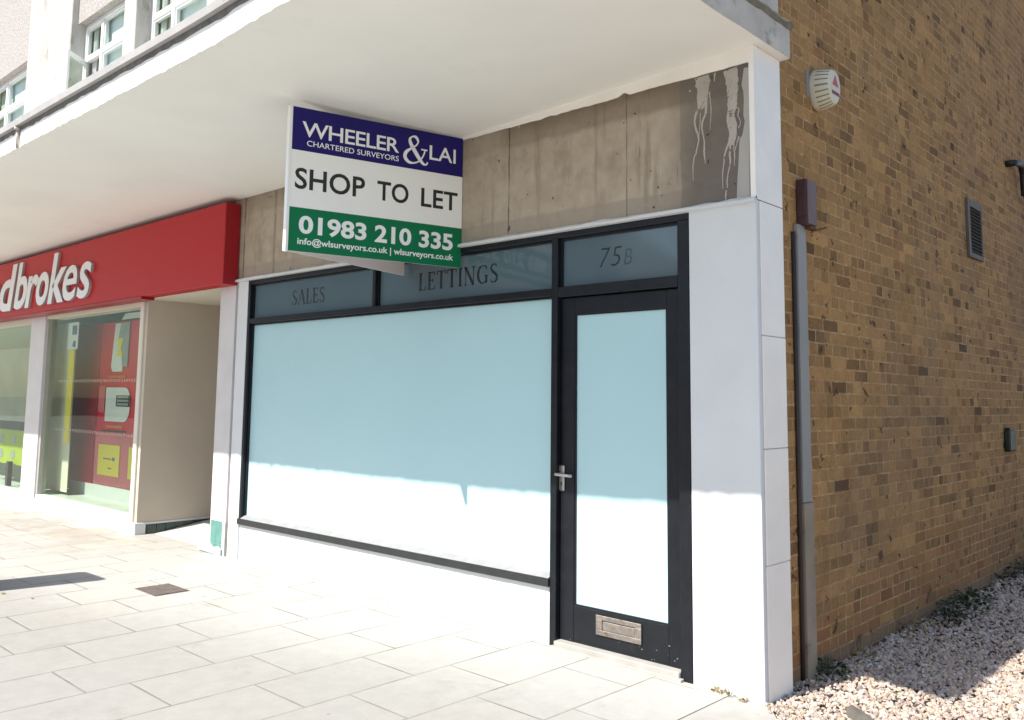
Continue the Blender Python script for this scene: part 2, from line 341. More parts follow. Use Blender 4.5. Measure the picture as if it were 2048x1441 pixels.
def ribbon(bm, pts, widths, fn, t):
    """stroke of varying width through pts (u,v)"""
    n = len(pts); L = []; Rr = []
    for i, (u, v) in enumerate(pts):
        a = pts[max(0, i-1)]; b = pts[min(n-1, i+1)]; dx, dy = b[0]-a[0], b[1]-a[1]; l = math.hypot(dx, dy) or 1
        w = (widths[i] if isinstance(widths, (list, tuple)) else widths)/2
        L.append((u-dy/l*w, v+dx/l*w)); Rr.append((u+dy/l*w, v-dx/l*w))
    for i in range(n-1):
        q = [L[i], L[i+1], Rr[i+1], Rr[i]]
        f = [bm.verts.new(fn(u, v, t)) for u, v in q]; k = [bm.verts.new(fn(u, v, 0)) for u, v in q]
        bm.faces.new(f[::-1])
        bm.faces.new((f[0], f[1], k[1], k[0])); bm.faces.new((f[3], k[3], k[2], f[2]))
        if i == 0: bm.faces.new((f[0], k[0], k[3], f[3]))
        if i == n-2: bm.faces.new((f[1], f[2], k[2], k[1]))
def smooth_path(pts, n=8):
    P = [Vector((*p, 0)) for p in pts]; out = []
    for i in range(len(P)-1):
        p0 = P[max(0, i-1)]; p1 = P[i]; p2 = P[i+1]; p3 = P[min(len(P)-1, i+2)]
        for k in range(n):
            t = k/n
            q = .5*((2*p1)+(p2-p0)*t+(2*p0-5*p1+4*p2-p3)*t*t+(3*p1-p0-3*p2+p3)*t**3); out.append((q.x, q.y))
    out.append((P[-1].x, P[-1].y)); return out
def tube(bm, path, rad, seg=10, cap=True):
    path = [Vector(p) for p in path]; rings = []
    for i, p in enumerate(path):
        d = (path[min(i+1, len(path)-1)]-path[max(i-1, 0)]).normalized()
        a = d.cross(Vector((0, 0, 1)) if abs(d.z) < .9 else Vector((1, 0, 0))).normalized(); b = d.cross(a)
        r = rad[i] if isinstance(rad, (list, tuple)) else rad
        rings.append([bm.verts.new(p+r*(math.cos(6.28318*k/seg)*a+math.sin(6.28318*k/seg)*b)) for k in range(seg)])
    for A, B in zip(rings, rings[1:]):
        for k in range(seg): bm.faces.new((A[k], A[(k+1) % seg], B[(k+1) % seg], B[k])).smooth = True
    if cap: bm.faces.new(rings[0][::-1]); bm.faces.new(rings[-1])
ROOT = {}
def obj(name, bm, m, parent=None, loc=(0, 0, 0), label=None, fixn=True):
    """mesh given in world coordinates -> one object; parts keep the origin of their thing"""
    me = bpy.data.meshes.new(name)
    if fixn: bmesh.ops.recalc_face_normals(bm, faces=bm.faces[:])
    L = ROOT[parent] if parent is not None else Vector(loc)
    bmesh.ops.translate(bm, verts=bm.verts[:], vec=-L)
    bm.to_mesh(me); bm.free()
    me.materials.append(MT[m] if isinstance(m, str) else m)
    o = bpy.data.objects.new(name, me); C.objects.link(o); ROOT[o] = L
    if parent is not None: o.parent = parent
    else: o.location = L
    if label: o['label'] = label
    return o
def thing(name, label, cat, loc=(0, 0, 0), group=None):
    o = bpy.data.objects.new(name, None); C.objects.link(o); o.location = loc; o.empty_display_size = .1
    ROOT[o] = Vector(loc); o['label'] = label; o['category'] = cat
    if group: o['group'] = group
    return o
def tag(o, label, cat, group=None):
    o['label'] = label; o['category'] = cat
    if group: o['group'] = group
    return o
def struct(name, bm, m, kind='structure'):
    o = obj(name, bm, m); o['kind'] = kind; return o

# lettering: the built-in face, turned to mesh and fitted to a box
def glyph_mesh(s, bold=0.0, space=1.0):
    cu = bpy.data.curves.new('lettering', 'FONT'); cu.body = s; cu.offset = bold; cu.space_character = space; cu.resolution_u = 4
    cu.fill_mode = 'NONE' if False else 'BOTH'; cu.dimensions = '2D'
    o = bpy.data.objects.new('lettering', cu); C.objects.link(o)
    dg = bpy.context.evaluated_depsgraph_get(); dg.update()
    me = bpy.data.meshes.new_from_object(o.evaluated_get(dg)); bpy.data.objects.remove(o); bpy.data.curves.remove(cu)
    v = [(p.co.x, p.co.y) for p in me.vertices]; f = [tuple(p.vertices) for p in me.polygons]; bpy.data.meshes.remove(me)
    return v, f
def fit_text(bm, s, bxx, fn, t, bold=0.0, shear=0.0, space=1.0):
    """box (u0,v0,u1,v1): outline of the whole word"""
    v, f = glyph_mesh(s, bold, space)
    v = [(a+b*shear, b) for a, b in v]
    us = [a for a, b in v]; vs = [b for a, b in v]; u0, u1, v0, v1 = min(us), max(us), min(vs), max(vs)
    k = lambda p: (bxx[0]+(p[0]-u0)/(u1-u0)*(bxx[2]-bxx[0]), bxx[1]+(p[1]-v0)/(v1-v0)*(bxx[3]-bxx[1]))
    q = [k(p) for p in v]
    top = [bm.verts.new(fn(*p, t)) for p in q]; bot = [bm.verts.new(fn(*p, 0)) for p in q]
    cnt = {}
    for face in f:
        try: bm.faces.new([top[i] for i in face])
        except ValueError: continue
        for i in range(len(face)):
            e = (face[i], face[(i+1) % len(face)]); cnt[tuple(sorted(e))] = cnt.get(tuple(sorted(e)), []) + [e]
    for e, l in cnt.items():
        if len(l) == 1:
            a, b = l[0]
            bm.faces.new((top[a], bot[a], bot[b], top[b]))
# serif capitals drawn as strokes on a 1 x 1 cell
TH, TN = .15, .055
def arc(cx, cy, rx, ry, a0, a1, n=14):
    return [(cx+rx*math.cos(R(a0+(a1-a0)*i/n)), cy+ry*math.sin(R(a0+(a1-a0)*i/n))) for i in range(n+1)]
def serif(ch):
    h = lambda x0, x1, y, w=TN: ([(x0, y), (x1, y)], w)
    v = lambda x, y0, y1, w=TH: ([(x, y0), (x, y1)], w)
    d = {
     'S': (.55, [(smooth_path([(.44, .80), (.36, .96), (.22, .97), (.09, .88), (.08, .74), (.20, .58), (.36, .46), (.46, .30), (.42, .12), (.26, .03), (.12, .05), (.05, .22)], 4), [.03]*3+[.07]*6+[.10]*10+[.14]*8+[.12]*8+[.07]*7+[.03]*3)]),
     'A': (.74, [([(.06, .0), (.37, 1.0)], TN), ([(.36, 1.0), (.68, .0)], TH), h(.17, .56, .36), h(.0, .17, .02), h(.56, .78, .02)]),
     'L': (.56, [v(.14, 0, 1), h(.02, .28, .98), h(.02, .52, .025), ([(.52, .0), (.55, .24)], TN)]),
     'E': (.58, [v(.14, 0, 1), h(.02, .50, .975), h(.02, .52, .025), h(.14, .40, .52), ([(.50, 1.), (.50, .80)], TN), ([(.52, .0), (.55, .22)], TN), ([(.40, .42), (.40, .62)], TN)]),
     'T': (.66, [v(.33, 0, 1), h(.02, .64, .975), h(.22, .45, .02), ([(.02, 1.), (.02, .78)], TN), ([(.64, 1.), (.64, .78)], TN)]),
     'I': (.30, [v(.15, 0, 1), h(.03, .28, .98), h(.03, .28, .02)]),
     'N': (.78, [v(.12, 0, 1, TN), v(.66, 0, 1, TN), ([(.10, 1.), (.66, .0)], TH), h(.0, .2, .98), h(.02, .22, .02), h(.56, .77, .98)]),
     'G': (.76, [(arc(.40, .5, .33, .47, 48, 300, 18), [.05]*5+[.10]*3+[.15]*5+[.10]*3+[.06]*3), v(.63, .05, .42, TH*.9), h(.52, .76, .43), ([(.64, .76), (.64, .95)], TN), ([(.55, .09), (.63, .16)], TN)]),
    }
    return d[ch]
def serif_text(bm, s, bxx, fn, t, gap=.12):
    adv = 0; items = []
    for ch in s:
        w, st = serif(ch); items.append((adv, st)); adv += w+gap
    adv -= gap; su = (bxx[2]-bxx[0])/adv; sv = bxx[3]-bxx[1]
    for a, st in items:
        for pts, w in st:
            g = lambda u, v, ww: fn(bxx[0]+(a+u)*su, bxx[1]+v*sv, ww)
            ribbon(bm, pts, (list(w)+[w[-1]]*len(pts))[:len(pts)] if isinstance(w, list) else w, g, t)

# ------------------------------------------------------------------ ground
gz = lambda x: float(np.interp(x, (-30, -12, -7.2, -5.2, 0), (.03, .03, .022, .053, 0)))
bm = bmesh.new(); box(bm, -400, 400, -400, 400, -.5, -.22); struct('ground', bm, 'asphalt')
bm = bmesh.new()                                     # paved street, falling gently to the right
xs = [-60, -30, -20, -14, -10, -7, -5, -3, -2, -1, -.195]; 
def sheet(bm, xs, y0, y1, top, th=.12):
    for a, b in zip(xs, xs[1:]):
        za, zb = top(a), top(b)
        v = [bm.verts.new(p) for p in ((a,y0,za),(b,y0,zb),(b,y1,zb),(a,y1,za),(a,y0,za-th),(b,y0,zb-th),(b,y1,zb-th),(a,y1,za-th))]
        for f in ((0,1,2,3),(4,7,6,5),(0,4,5,1),(2,6,7,3)): bm.faces.new([v[i] for i in f])
        if a == xs[0]: bm.faces.new([v[i] for i in (0,3,7,4)])
        if b == xs[-1]: bm.faces.new([v[i] for i in (1,5,6,2)])
sheet(bm, xs, -23, .30, gz); sheet(bm, [-.195, 0, 3, 8, 20], -23, -1.9, gz)
bmesh.ops.remove_doubles(bm, verts=bm.verts[:], dist=1e-5)
struct('pavement', bm, 'paving')
bm = bmesh.new()                                     # broken concrete edge beside the corner
ol = [(-.193, -1.9), (.62, -1.9), (.40, -1.0), (.24, -.42), (.135, -.15), (.03, -.012), (-.03, -.045), (-.09, .0), (-.14, .0), (-.193, .0)]
extr(bm, ol, lambda u, v, w: (u, v, -.12+w), .118); struct('concrete_apron', bm, 'apron')
gzr = lambda x, y: -.012-.10*min(max(x, 0), .75) - .03*max(0, min(1, (-y-.1)))
bm = bmesh.new()
gx = [-.05, .1, .25, .4, .6, .75, 1, 1.5, 2.5, 4, 8]; gy = [-1.9, -1.2, -.6, -.2, 0, .3, .6, 1, 1.5, 2, 3, 4, 6, 9, 14]
grid = [[bm.verts.new((x, y, gzr(x, y)-.012)) for y in gy] for x in gx]
for i in range(len(gx)-1):
    for j in range(len(gy)-1):
        bm.faces.new((grid[i][j], grid[i+1][j], grid[i+1][j+1], grid[i][j+1]))
struct('gravel_bed', bm, 'gravel_base')
bm = bmesh.new(); extr(bm, [(1.45, -1.898), (16, -1.898), (16, 22), (1.15, 22), (1.15, 7), (1.15, 2), (1.45, 2)], lambda u, v, w: (u, v, -.118+w), .016)
struct('gravel_yard', bm, pm('yard_gravel', (.60, .53, .44), .9, .3, 45, .8, 70, .2))
# loose stones
ico_v = np.array([(0,0,1)]+[(.894*math.cos(k*1.25664), .894*math.sin(k*1.25664), .447) for k in range(5)]+[(.894*math.cos(k*1.25664+.6283), .894*math.sin(k*1.25664+.6283), -.447) for k in range(5)]+[(0,0,-1)])
ico_f = [(0, 1+k, 1+(k+1) % 5) for k in range(5)]+[(1+k, 6+k, 1+(k+1) % 5) for k in range(5)]+[(1+(k+1) % 5, 6+k, 6+(k+1) % 5) for k in range(5)]+[(11, 6+(k+1) % 5, 6+k) for k in range(5)]
def in_apron(x, y): return (x < .05 and y < 0) or (y < -.0 and x < .05+.62*(-y)**.9)
V = []; F = []; n = 0
def stone(x, y, z, r):
    global n
    s = ico_v*(1+rng.normal(0, .16, (12, 1)))*np.array((rng.uniform(.75, 1.35), rng.uniform(.75, 1.2), rng.uniform(.5, .85)))*r
    a, b, c = rng.uniform(0, 6.28), rng.normal(0, .5), rng.normal(0, .5)
    Rz = np.array(((math.cos(a), -math.sin(a), 0), (math.sin(a), math.cos(a), 0), (0, 0, 1)))
    Rx = np.array(((1, 0, 0), (0, math.cos(b), -math.sin(b)), (0, math.sin(b), math.cos(b))))
    Ry = np.array(((math.cos(c), 0, math.sin(c)), (0, 1, 0), (-math.sin(c), 0, math.cos(c))))
    V.append(s@Rx.T@Ry.T@Rz.T+np.array((x, y, z))); F.extend([tuple(i+n for i in f) for f in ico_f]); n += 12
for y0, y1, x1, dens in ((-1.9, -.5, 1.6, 1500), (-.5, 2.0, 1.5, 3600), (2.0, 4.0, 1.2, 2300), (4.0, 7.5, 1.2, 1200)):
    for _ in range(int((y1-y0)*(x1+.04)*dens)):
        x = rng.uniform(-.04, x1); y = rng.uniform(y0, y1)
        if in_apron(x, y) or (x < .012 and y < .34): continue
        if x < 0 and rng.random() < .5: continue
        stone(x, y, gzr(x, y)+rng.uniform(-.008, .008), rng.uniform(.008, .0155) if rng.random() < .93 else rng.uniform(.016, .021))
for _ in range(70):                                   # strays kicked onto the concrete
    y = -rng.random()**1.6*.8; x = .05+.62*(-y)**.9-abs(rng.normal(0, .035))
    stone(x, y, .004, rng.uniform(.007, .012))
V = np.concatenate(V); me = bpy.data.meshes.new('gravel'); me.from_pydata(V.tolist(), [], F); me.update()
me.materials.append(MT['pebble']); gr = bpy.data.objects.new('gravel', me); C.objects.link(gr); gr['kind'] = 'stuff'

# ------------------------------------------------------------------ the building
B = thing('terrace_building', 'pale terrace with brown brick side wall, deep white canopy and white framed upper windows', 'building', (-6, 1, 0))
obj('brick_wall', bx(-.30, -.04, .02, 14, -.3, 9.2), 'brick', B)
obj('rear_wall', bx(-30, -.30, 13.6, 14, -.3, 9.2), 'dark_room', B)
obj('roof', bx(-30, 0, -.05, 14.05, 9.2, 9.35), 'coping', B)
# canopy slab
sof = lambda x: 3.394 if x < -2.2 else 3.394+(x+2.2)/2.25*.072
cx = [-30, -25, -20, -16]+list(np.arange(-14, .0, .045))+[.05]
bm = bmesh.new(); ring = []
for x in cx:
    z = sof(x); jy = rng.normal(0, .003); jz = rng.normal(0, .0032)
    ring.append([bm.verts.new(p) for p in ((x, .335, z), (x, -1.99, z), (x, -2.05+jy*.5, z+jz), (x, -2.05, z+.155), (x, .335, z+.155))])
for a, b in zip(ring, ring[1:]):
    for k in range(5): bm.faces.new((a[k], b[k], b[(k+1) % 5], a[(k+1) % 5]))
bm.faces.new(ring[0]); bm.faces.new(ring[-1][::-1])
can = obj('canopy', bm, 'soffit_paint', B)
bm = bmesh.new(); ring = []                           # grey rendered end of the slab
for y, d in [(-2.05, 0)]+[(y, rng.normal(0, .004)) for y in np.arange(-1.98, .33, .07)]+[(.335, 0)]:
    z0 = sof(.05)+.004+abs(d); ring.append([bm.verts.new(p) for p in ((.0505, y, z0), (.056, y, z0), (.056, y, z0+.168), (.0505, y, z0+.168))])
for a, b in zip(ring, ring[1:]):
    for k in range(4): bm.faces.new((a[k], b[k], b[(k+1) % 4], a[(k+1) % 4]))
bm.faces.new(ring[0]); bm.faces.new(ring[-1][::-1])
obj('canopy_end', bm, 'grey_render', can)
bm = bmesh.new(); ring = []                           # coping along the front edge
for x in [-30, -20, -14]+list(np.arange(-13, -.05, .35))+[.05]:
    z = sof(x)+.155; j = rng.normal(0, .002)
    ring.append([bm.verts.new(p) for p in ((x, -2.095+j, z+.0), (x, -2.095+j, z+.050), (x, -1.85, z+.06), (x, -1.85, z+.0002))])
for a, b in zip(ring, ring[1:]):
    for k in range(4): bm.faces.new((a[k], b[k], b[(k+1) % 4], a[(k+1) % 4]))
bm.faces.new(ring[0]); bm.faces.new(ring[-1][::-1])
obj('coping', bm, 'coping', can)
bm = bmesh.new()
z = sof(.05)+.155
pth = [(.028, y, z+.038+rng.normal(0, .004)) for y in np.arange(-2.05, .36, .06)]
tube(bm, pth, [.040+rng.normal(0, .003) for _ in pth], 10); obj('edge_roll', bm, 'moss_coping', can)
bm = bmesh.new(); tube(bm, [(-5.06, -2.062, 3.385), (-5.06, -2.066, 3.45), (-5.055, -2.064, 3.53)], [.010, .012, .014], 8)
tube(bm, [(-5.055, -2.07, 3.525), (-5.05, -2.075, 3.551)], .022, 8); obj('joint_seal', bm, 'grey_render', can)
bm = bmesh.new(); ring = []                           # dark strip under the coping: shadow and dirt put into its colour
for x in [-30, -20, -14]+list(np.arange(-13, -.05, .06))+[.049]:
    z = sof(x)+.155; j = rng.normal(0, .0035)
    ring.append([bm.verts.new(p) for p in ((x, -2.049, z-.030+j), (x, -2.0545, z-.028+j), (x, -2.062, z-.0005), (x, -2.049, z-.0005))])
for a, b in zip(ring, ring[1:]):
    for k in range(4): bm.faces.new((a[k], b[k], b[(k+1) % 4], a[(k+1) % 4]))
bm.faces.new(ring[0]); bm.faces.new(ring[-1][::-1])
obj('coping_shade_dirt', bm, pm('coping_shade_dirt', (.15, .145, .14), .9, .3, 18), can)
# corner pier
bm = bmesh.new()
zz = [-.06, .67, 1.27, 1.87, 2.60]
for a, b in zip(zz, zz[1:]):
    d = rng.normal(0, .0015)
    box(bm, -.10, .0+d, .045, .318, a+.0015, b-.0015, .004)                # side slabs
core = bx(-.40, -.008, .039, .310, -.055, 3.44); pf = bx(-.415, -.001, .0, .038, -.06, 2.60, bev=.004)
box(bm, -.030, .0, .0, .040, 2.6035, 3.463); box(bm, -.10, .0, .044, .318, 2.6035, 3.463, .003)
cp = obj('corner_pier', bm, 'tile_white', B); obj('joint_mortar', core, 'bitumen', cp); obj('front_face', pf, 'white_paint', cp)
obj('upper_pier', bx(-.45, 0, .0, .32, 3.66, 9.2, bev=.006), 'grey_render', B)
# bare fascia where the old shop sign hung
fa = obj('fascia', bx(-5.43, -.030, .012, .30, 2.585, 3.46), 'concrete', B)
bm = bmesh.new(); ring = []
for x in np.arange(-5.43, .06, .08):
    j = rng.normal(0, .003); x = min(x, .0)
    ring.append([bm.verts.new(p) for p in ((x, .011, 2.583), (x, -.028+j, 2.586+j*.6), (x, -.024+j, 2.604+j), (x, .011, 2.618+abs(rng.normal(0, .004))))])
for a, b in zip(ring, ring[1:]):
    for k in range(4): bm.faces.new((a[k], b[k], b[(k+1) % 4], a[(k+1) % 4]))
bm.faces.new(ring[0]); bm.faces.new(ring[-1][::-1]); obj('ledge', bm, 'white_paint', fa)
bm = bmesh.new(); ring = []                           # plaster wedge under the soffit
for x in list(np.arange(-2.35, -.03, .045))+[-.0305]:
    lo = 3.372+rng.normal(0, .0022); 
    if -.885 < x < -.84: lo += .02
    hi = max(sof(x)+.002, lo+.002)
    ring.append([bm.verts.new(p) for p in ((x, .0119, lo), (x, .004, lo), (x, .004, hi), (x, .0119, hi))])
for a, b in zip(ring, ring[1:]):
    for k in range(4): bm.faces.new((a[k], b[k], b[(k+1) % 4], a[(k+1) % 4]))
bm.faces.new(ring[0]); bm.faces.new(ring[-1][::-1]); obj('plaster_band', bm, 'tile_white', fa)
# pale paint runs at the right end (traced outlines on the fascia)
PAINT = pm('old_paint', (.43, .385, .34), .75, .12, 5, .3, 60, grime=((.22, .19, .165), 24, .60))
def flaky(m, amount):
    t = m.node_tree; g = G.__new__(G); g.m = m; g.t = t; g.b = t.nodes['Principled BSDF']; g.o = t.nodes['Material Output']; g.pos = g.n('ShaderNodeNewGeometry').outputs['Position']; g._xyz = None
    k = g.step(g.noise(34, 6, .75), amount, amount+.05); tr = g.n('ShaderNodeBsdfTransparent'); mx = g.n('ShaderNodeMixShader'); g.put(mx.inputs[0], k)
    t.links.new(tr.outputs[0], mx.inputs[2]); t.links.new(g.b.outputs[0], mx.inputs[1]); t.links.new(mx.outputs[0], g.o.inputs[0])
flaky(PAINT, .585)
def px_fascia(px, py, c=(2.171, -4.283, 1.515), yy=.011):
    d = r_*((px-1007.8)/1751.3)-u_*((py-611.1)/1751.3)+f_
    t = (yy-c[1])/d.y
    return c[0]+d.x*t, c[2]+d.z*t
strokes = [
 [(312,142,130),(320,200,138),(322,270,112),(316,330,92),(304,390,66),(296,430,40)],
 [(300,380,50),(272,440,34),(254,490,22),(251,545,20),(268,600,24),(282,645,22),(284,700,18),(264,780,15),(244,850,12),(236,930,10),(240,1025,7)],
 [(345,330,50),(348,400,36),(345,455,30),(322,510,24),(313,570,20),(324,640,18),(333,700,16),(332,780,22),(337,830,16),(341,880,5)],
 [(378,270,16),(384,340,11),(391,430,12),(386,520,10),(380,600,4)],
 [(300,450,12),(297,560,10),(288,650,8)],
 [(552,80,128),(565,150,118),(570,220,108),(572,300,95),(570,380,84),(560,440,72),(557,500,76),(572,560,84),(578,620,74),(568,680,56),(560,725,34)],
 [(548,690,26),(520,760,20),(504,820,18),(500,880,14),(490,960,12),(489,1030,10),(491,1095,8)],
 [(558,710,24),(549,800,20),(555,870,18),(540,940,15),(529,1010,14),(531,1085,12)],
 [(520,1105,14),(516,1150,18),(518,1195,7)],
 [(592,670,16),(584,740,12),(592,800,14),(590,860,9),(587,900,4)],
 [(628,648,16),(606,720,12),(596,770,5)],
 [(592,440,9),(604,405,10),(628,420,12),(620,470,11),(640,530,9),(624,580,11)],
 [(424,110,18),(421,150,14),(419,185,5)],
]
wf = lambda a, b: px_fascia(1330+a/4.237, 120+b/4.237)
sc_ = abs(wf(560, 600)[0]-wf(600, 600)[0])/40
for i, pl in enumerate(strokes):
    pts = smooth_path([(p[0], p[1]) for p in pl], 6); n = len(pts)
    rw = np.interp(np.arange(n), np.arange(0, n+3, 3), rng.uniform(.86, 1.14, len(np.arange(0, n+3, 3))))
    ws = [rw[k]*np.interp(k/(n-1)*(len(pl)-1), range(len(pl)), [p[2] for p in pl])*rng.uniform(.94, 1.06) for k in range(n)]
    w3 = [wf(a+rng.normal(0, 1.2), b) for a, b in pts]; w3 = [(min(a, -.034-.5*w*sc_ if False else a), b) for (a, b), w in zip(w3, ws)]
    bm = bmesh.new(); ribbon(bm, w3, [w*sc_*(.95 if i in (0, 5) else .72) for w in ws], lambda u, v, ww: (u, .0118-ww, v), .0010+.00025*i)
    obj('paint_run', bm, PAINT, fa)
bm = bmesh.new(); pl = [(648,215),(664,270),(668,345),(664,470),(676,520),(655,640),(632,670),(622,900),(614,1000),(608,1180),(718,1184),(712,60),(668,70)]
extr(bm, [wf(a, b) for a, b in pl], lambda u, v, w: (u, .0118-w, v), .0007); obj('clean_strip', bm, pm('clean_strip', (.40, .38, .355), .7, .06, 5), fa)
# upper storey
SILL, HEAD = 4.62, 6.52
wins = [(-13.9, -11.6), (-9.95, -8.26), (-7.93, -6.2)]
bm = bmesh.new(); e = [-30]+[q for w in wins for q in w]+[-.45]
bm.free()
for k in range(0, len(e), 2): obj('upper_wall', bx(e[k], e[k+1], .0, .32, 3.55, 9.2, bev=.008), 'upper_render', B)
for a, b in wins: obj('window_apron', bx(a, b, .06, .32, 3.55, SILL), 'upper_render', B)
bm = bmesh.new()
bm.free()
for a, b in wins: obj('spandrel', bx(a, b, .085, .32, HEAD, 9.2), 'pebbledash', B)
LEAF = 52
def upper_window(a, b, mull, leaf=False):
    tz = 6.03; f = .055; y0, y1 = .19, .25
    bm = bmesh.new()
    for q in ((a, a+f, SILL, HEAD), (b-f, b, SILL, HEAD), (a+f, b-f, SILL, SILL+f), (a+f, b-f, HEAD-f, HEAD)): box(bm, q[0], q[1], y0, y1, q[2], q[3], .004)
    for m in mull: box(bm, m-.035, m+.035, y0-.004, y1, SILL+f, HEAD-f, .004)
    es = [a+f]+[q for m in mull for q in (m-.035, m+.035)]+[b-f]
    for k in range(0, len(es), 2):
        box(bm, es[k], es[k+1], y0+.002, y1, tz-.035, tz+.035, .004)
        for z0, z1 in ((SILL+f, tz-.035), (tz+.035, HEAD-f)):       # sash rims
            if leaf and k == 0 and z1 < 6.1: continue
            x0, x1 = es[k], es[k+1]; s = .022
            for q in ((x0, x0+s, z0, z1), (x1-s, x1, z0, z1), (x0+s, x1-s, z0, z0+s), (x0+s, x1-s, z1-s, z1)): box(bm, q[0], q[1], y0+.016, y1, q[2], q[3])
    w = obj('window', bm, 'pvc', B)
    bm = bmesh.new()
    for k in range(0, len(es), 2):
        for z0, z1 in ((SILL+f, tz-.035), (tz+.035, HEAD-f)):
            if leaf and k == 0 and z1 < 6.1: continue
            box(bm, es[k], es[k+1], y0+.030, y0+.036, z0, z1)
    obj('pane', bm, 'glass', w)
    obj('net_screen', bx(a-.001, b+.001, .30, .34, SILL-.2, HEAD+.1), pm('net_screen', (.50, .49, .45), .8, .1, 3) if 'net_screen' not in bpy.data.materials else bpy.data.materials['net_screen'], w)
    obj('sky_mirror_panel', bx(es[-2]-.02, es[-1]+.03, .292, .297, SILL-.1, HEAD), pm('sky_mirror_panel', (.80, .82, .85), .7, .10, 2.5) if 'sky_mirror_panel' not in bpy.data.materials else bpy.data.materials['sky_mirror_panel'], w)  # pale panel behind the right panes, painted in place of mirrored sky
    bm = bmesh.new()                                   # pale curtains standing behind the panes
    for c0, c1 in ((a+.10, a+.24),):
        ring = []
        for i in range(25):
            x = c0+(c1-c0)*i/24; ring.append([bm.verts.new((x, .275+.012*math.sin(i*1.5), zz)) for zz in (SILL-.1, HEAD+.05)])
        for p, q in zip(ring, ring[1:]): bm.faces.new((p[0], q[0], q[1], p[1]))
    obj('curtain', bm, 'pvc', w)
    if leaf:
        h = Vector((a+f, y0+.0, 0)); d = Vector((math.cos(R(LEAF)), -math.sin(R(LEAF)), 0)); nn = Vector((-d.y, d.x, 0)); L = es[1]-es[0]
        fn = lambda u, v, t: tuple(h+d*u+nn*t+Vector((0, 0, v)))
        bm = bmesh.new(); z0, z1 = SILL+f, tz-.035; s = .05
        for q in ((0, s, z0, z1), (L-s, L, z0, z1), (s, L-s, z0, z0+s), (s, L-s, z1-s, z1)): extr(bm, [(q[0], q[2]), (q[1], q[2]), (q[1], q[3]), (q[0], q[3])], fn, .05)
        lf = obj('casement', bm, 'pvc', w)
        bm = bmesh.new(); extr(bm, [(s, z0+s), (L-s, z0+s), (L-s, z1-s), (s, z1-s)], lambda u, v, t: fn(u, v, t+.02), .006); obj('pane', bm, 'glass', w)
upper_window(*wins[0], [-13.05]); upper_window(*wins[1], [-9.38], True); upper_window(*wins[2], [-7.36])
obj('first_floor', bx(-30, -.3, .32, 13.6, 3.75, 3.9), 'dark_room', B)
obj('inner_wall', bx(-30, -.3, 2.9, 3.0, 3.9, 9.2), 'room_wall', B)

# ------------------------------------------------------------------ empty shop (black framed front)
SH = thing('vacant_shopfront', 'empty shop front in glossy black frames with frosted panes and white stall riser', 'shopfront', (-2.8, 0, 0))
bm = bmesh.new()
FZ = 2.582; e = .002
box(bm, -5.112, -5.075, 0, .10, .412, FZ, .003)                      # left stile
box(bm, -5.075, -.418, .0+e, .10, 2.545, FZ, .003)                   # head
box(bm, -5.075, -1.428, .0+e, .10, 2.178, 2.226, .003)               # transom bar
box(bm, -1.428, -1.378, 0, .10, gz(-1.4)-.01, 2.545, .003)           # mullion beside the door
box(bm, -3.272, -3.236, .004, .10, 2.226, 2.545, .003)
box(bm, -.492, -.418, 0, .10, -.01, 2.545, .003)                     # door jamb
box(bm, -1.378, -.492, .0+e, .10, 2.165, 2.230, .003)
# thin inner beads
for a, b, z0, z1 in ((-5.075, -3.272, 2.226, 2.545), (-3.236, -1.428, 2.226, 2.545), (-1.378, -.492, 2.230, 2.545), (-5.075, -1.428, .44, 2.178)):
    for q in ((a, a+.014, z0, z1), (b-.014, b, z0, z1), (a+.014, b-.014, z1-.014, z1)): box(bm, q[0], q[1], .030, .10, q[2], q[3])
obj('frame', bm, 'black_gloss', SH)
bm = bmesh.new()                                      # weathered sill
pr = [(.09, .36), (-.012, .36), (-.014, .408), (.0, .412), (.09, .412)]
ring = [[bm.verts.new((x, y, z)) for y, z in pr] for x in np.linspace(-5.118, -1.4285, 24)]
for a, b in zip(ring, ring[1:]):
    for k in range(5): bm.faces.new((a[k], b[k], b[(k+1) % 5], a[(k+1) % 5]))
bm.faces.new(ring[0]); bm.faces.new(ring[-1][::-1]); obj('sill', bm, pm('sill_paint', (.022, .023, .025), .42, .25, 14, .15, 90, .5), SH)
obj('display_window', bx(-5.074, -1.429, .052, .075, .432, 2.177), 'frost', SH, label='wide frosted display pane')
tw = [obj('transom_window', bx(a, b, .048, .07, z, 2.544), 'transom_glass', SH) for a, b, z in ((-5.074, -3.273, 2.227), (-3.235, -1.429, 2.227), (-1.377, -.493, 2.231))]
flat = lambda yy: (lambda u, v, w: (u, yy-w, v))
bm = bmesh.new(); serif_text(bm, 'SALES', (-4.455, 2.315, -3.965, 2.443), flat(.0478), .0012); obj('lettering', bm, 'letter_dark', tw[0], label='SALES in dark serif capitals')
bm = bmesh.new(); serif_text(bm, 'LETTINGS', (-2.77, 2.315, -1.945, 2.447), flat(.0478), .0012); obj('lettering', bm, 'letter_dark', tw[1], label='LETTINGS in dark serif capitals')
for ch, a, b in (('7', -1.075, -.995), ('5', -.992, -.912)):
    bm = bmesh.new(); fit_text(bm, ch, (a, 2.335, b, 2.452), flat(.0478), .0012, -.018, .22); obj('numeral', bm, 'letter_dark', tw[2])
bm = bmesh.new(); fit_text(bm, 'B', (-.895, 2.335, -.835, 2.43), flat(.0478), .0012, -.012, .22); obj('lettering', bm, 'letter_in_reflection', tw[2], label='letter B with glass reflection painted into its tone')  # reflection over the B is put into its paler colour
bm = bmesh.new(); ring = []
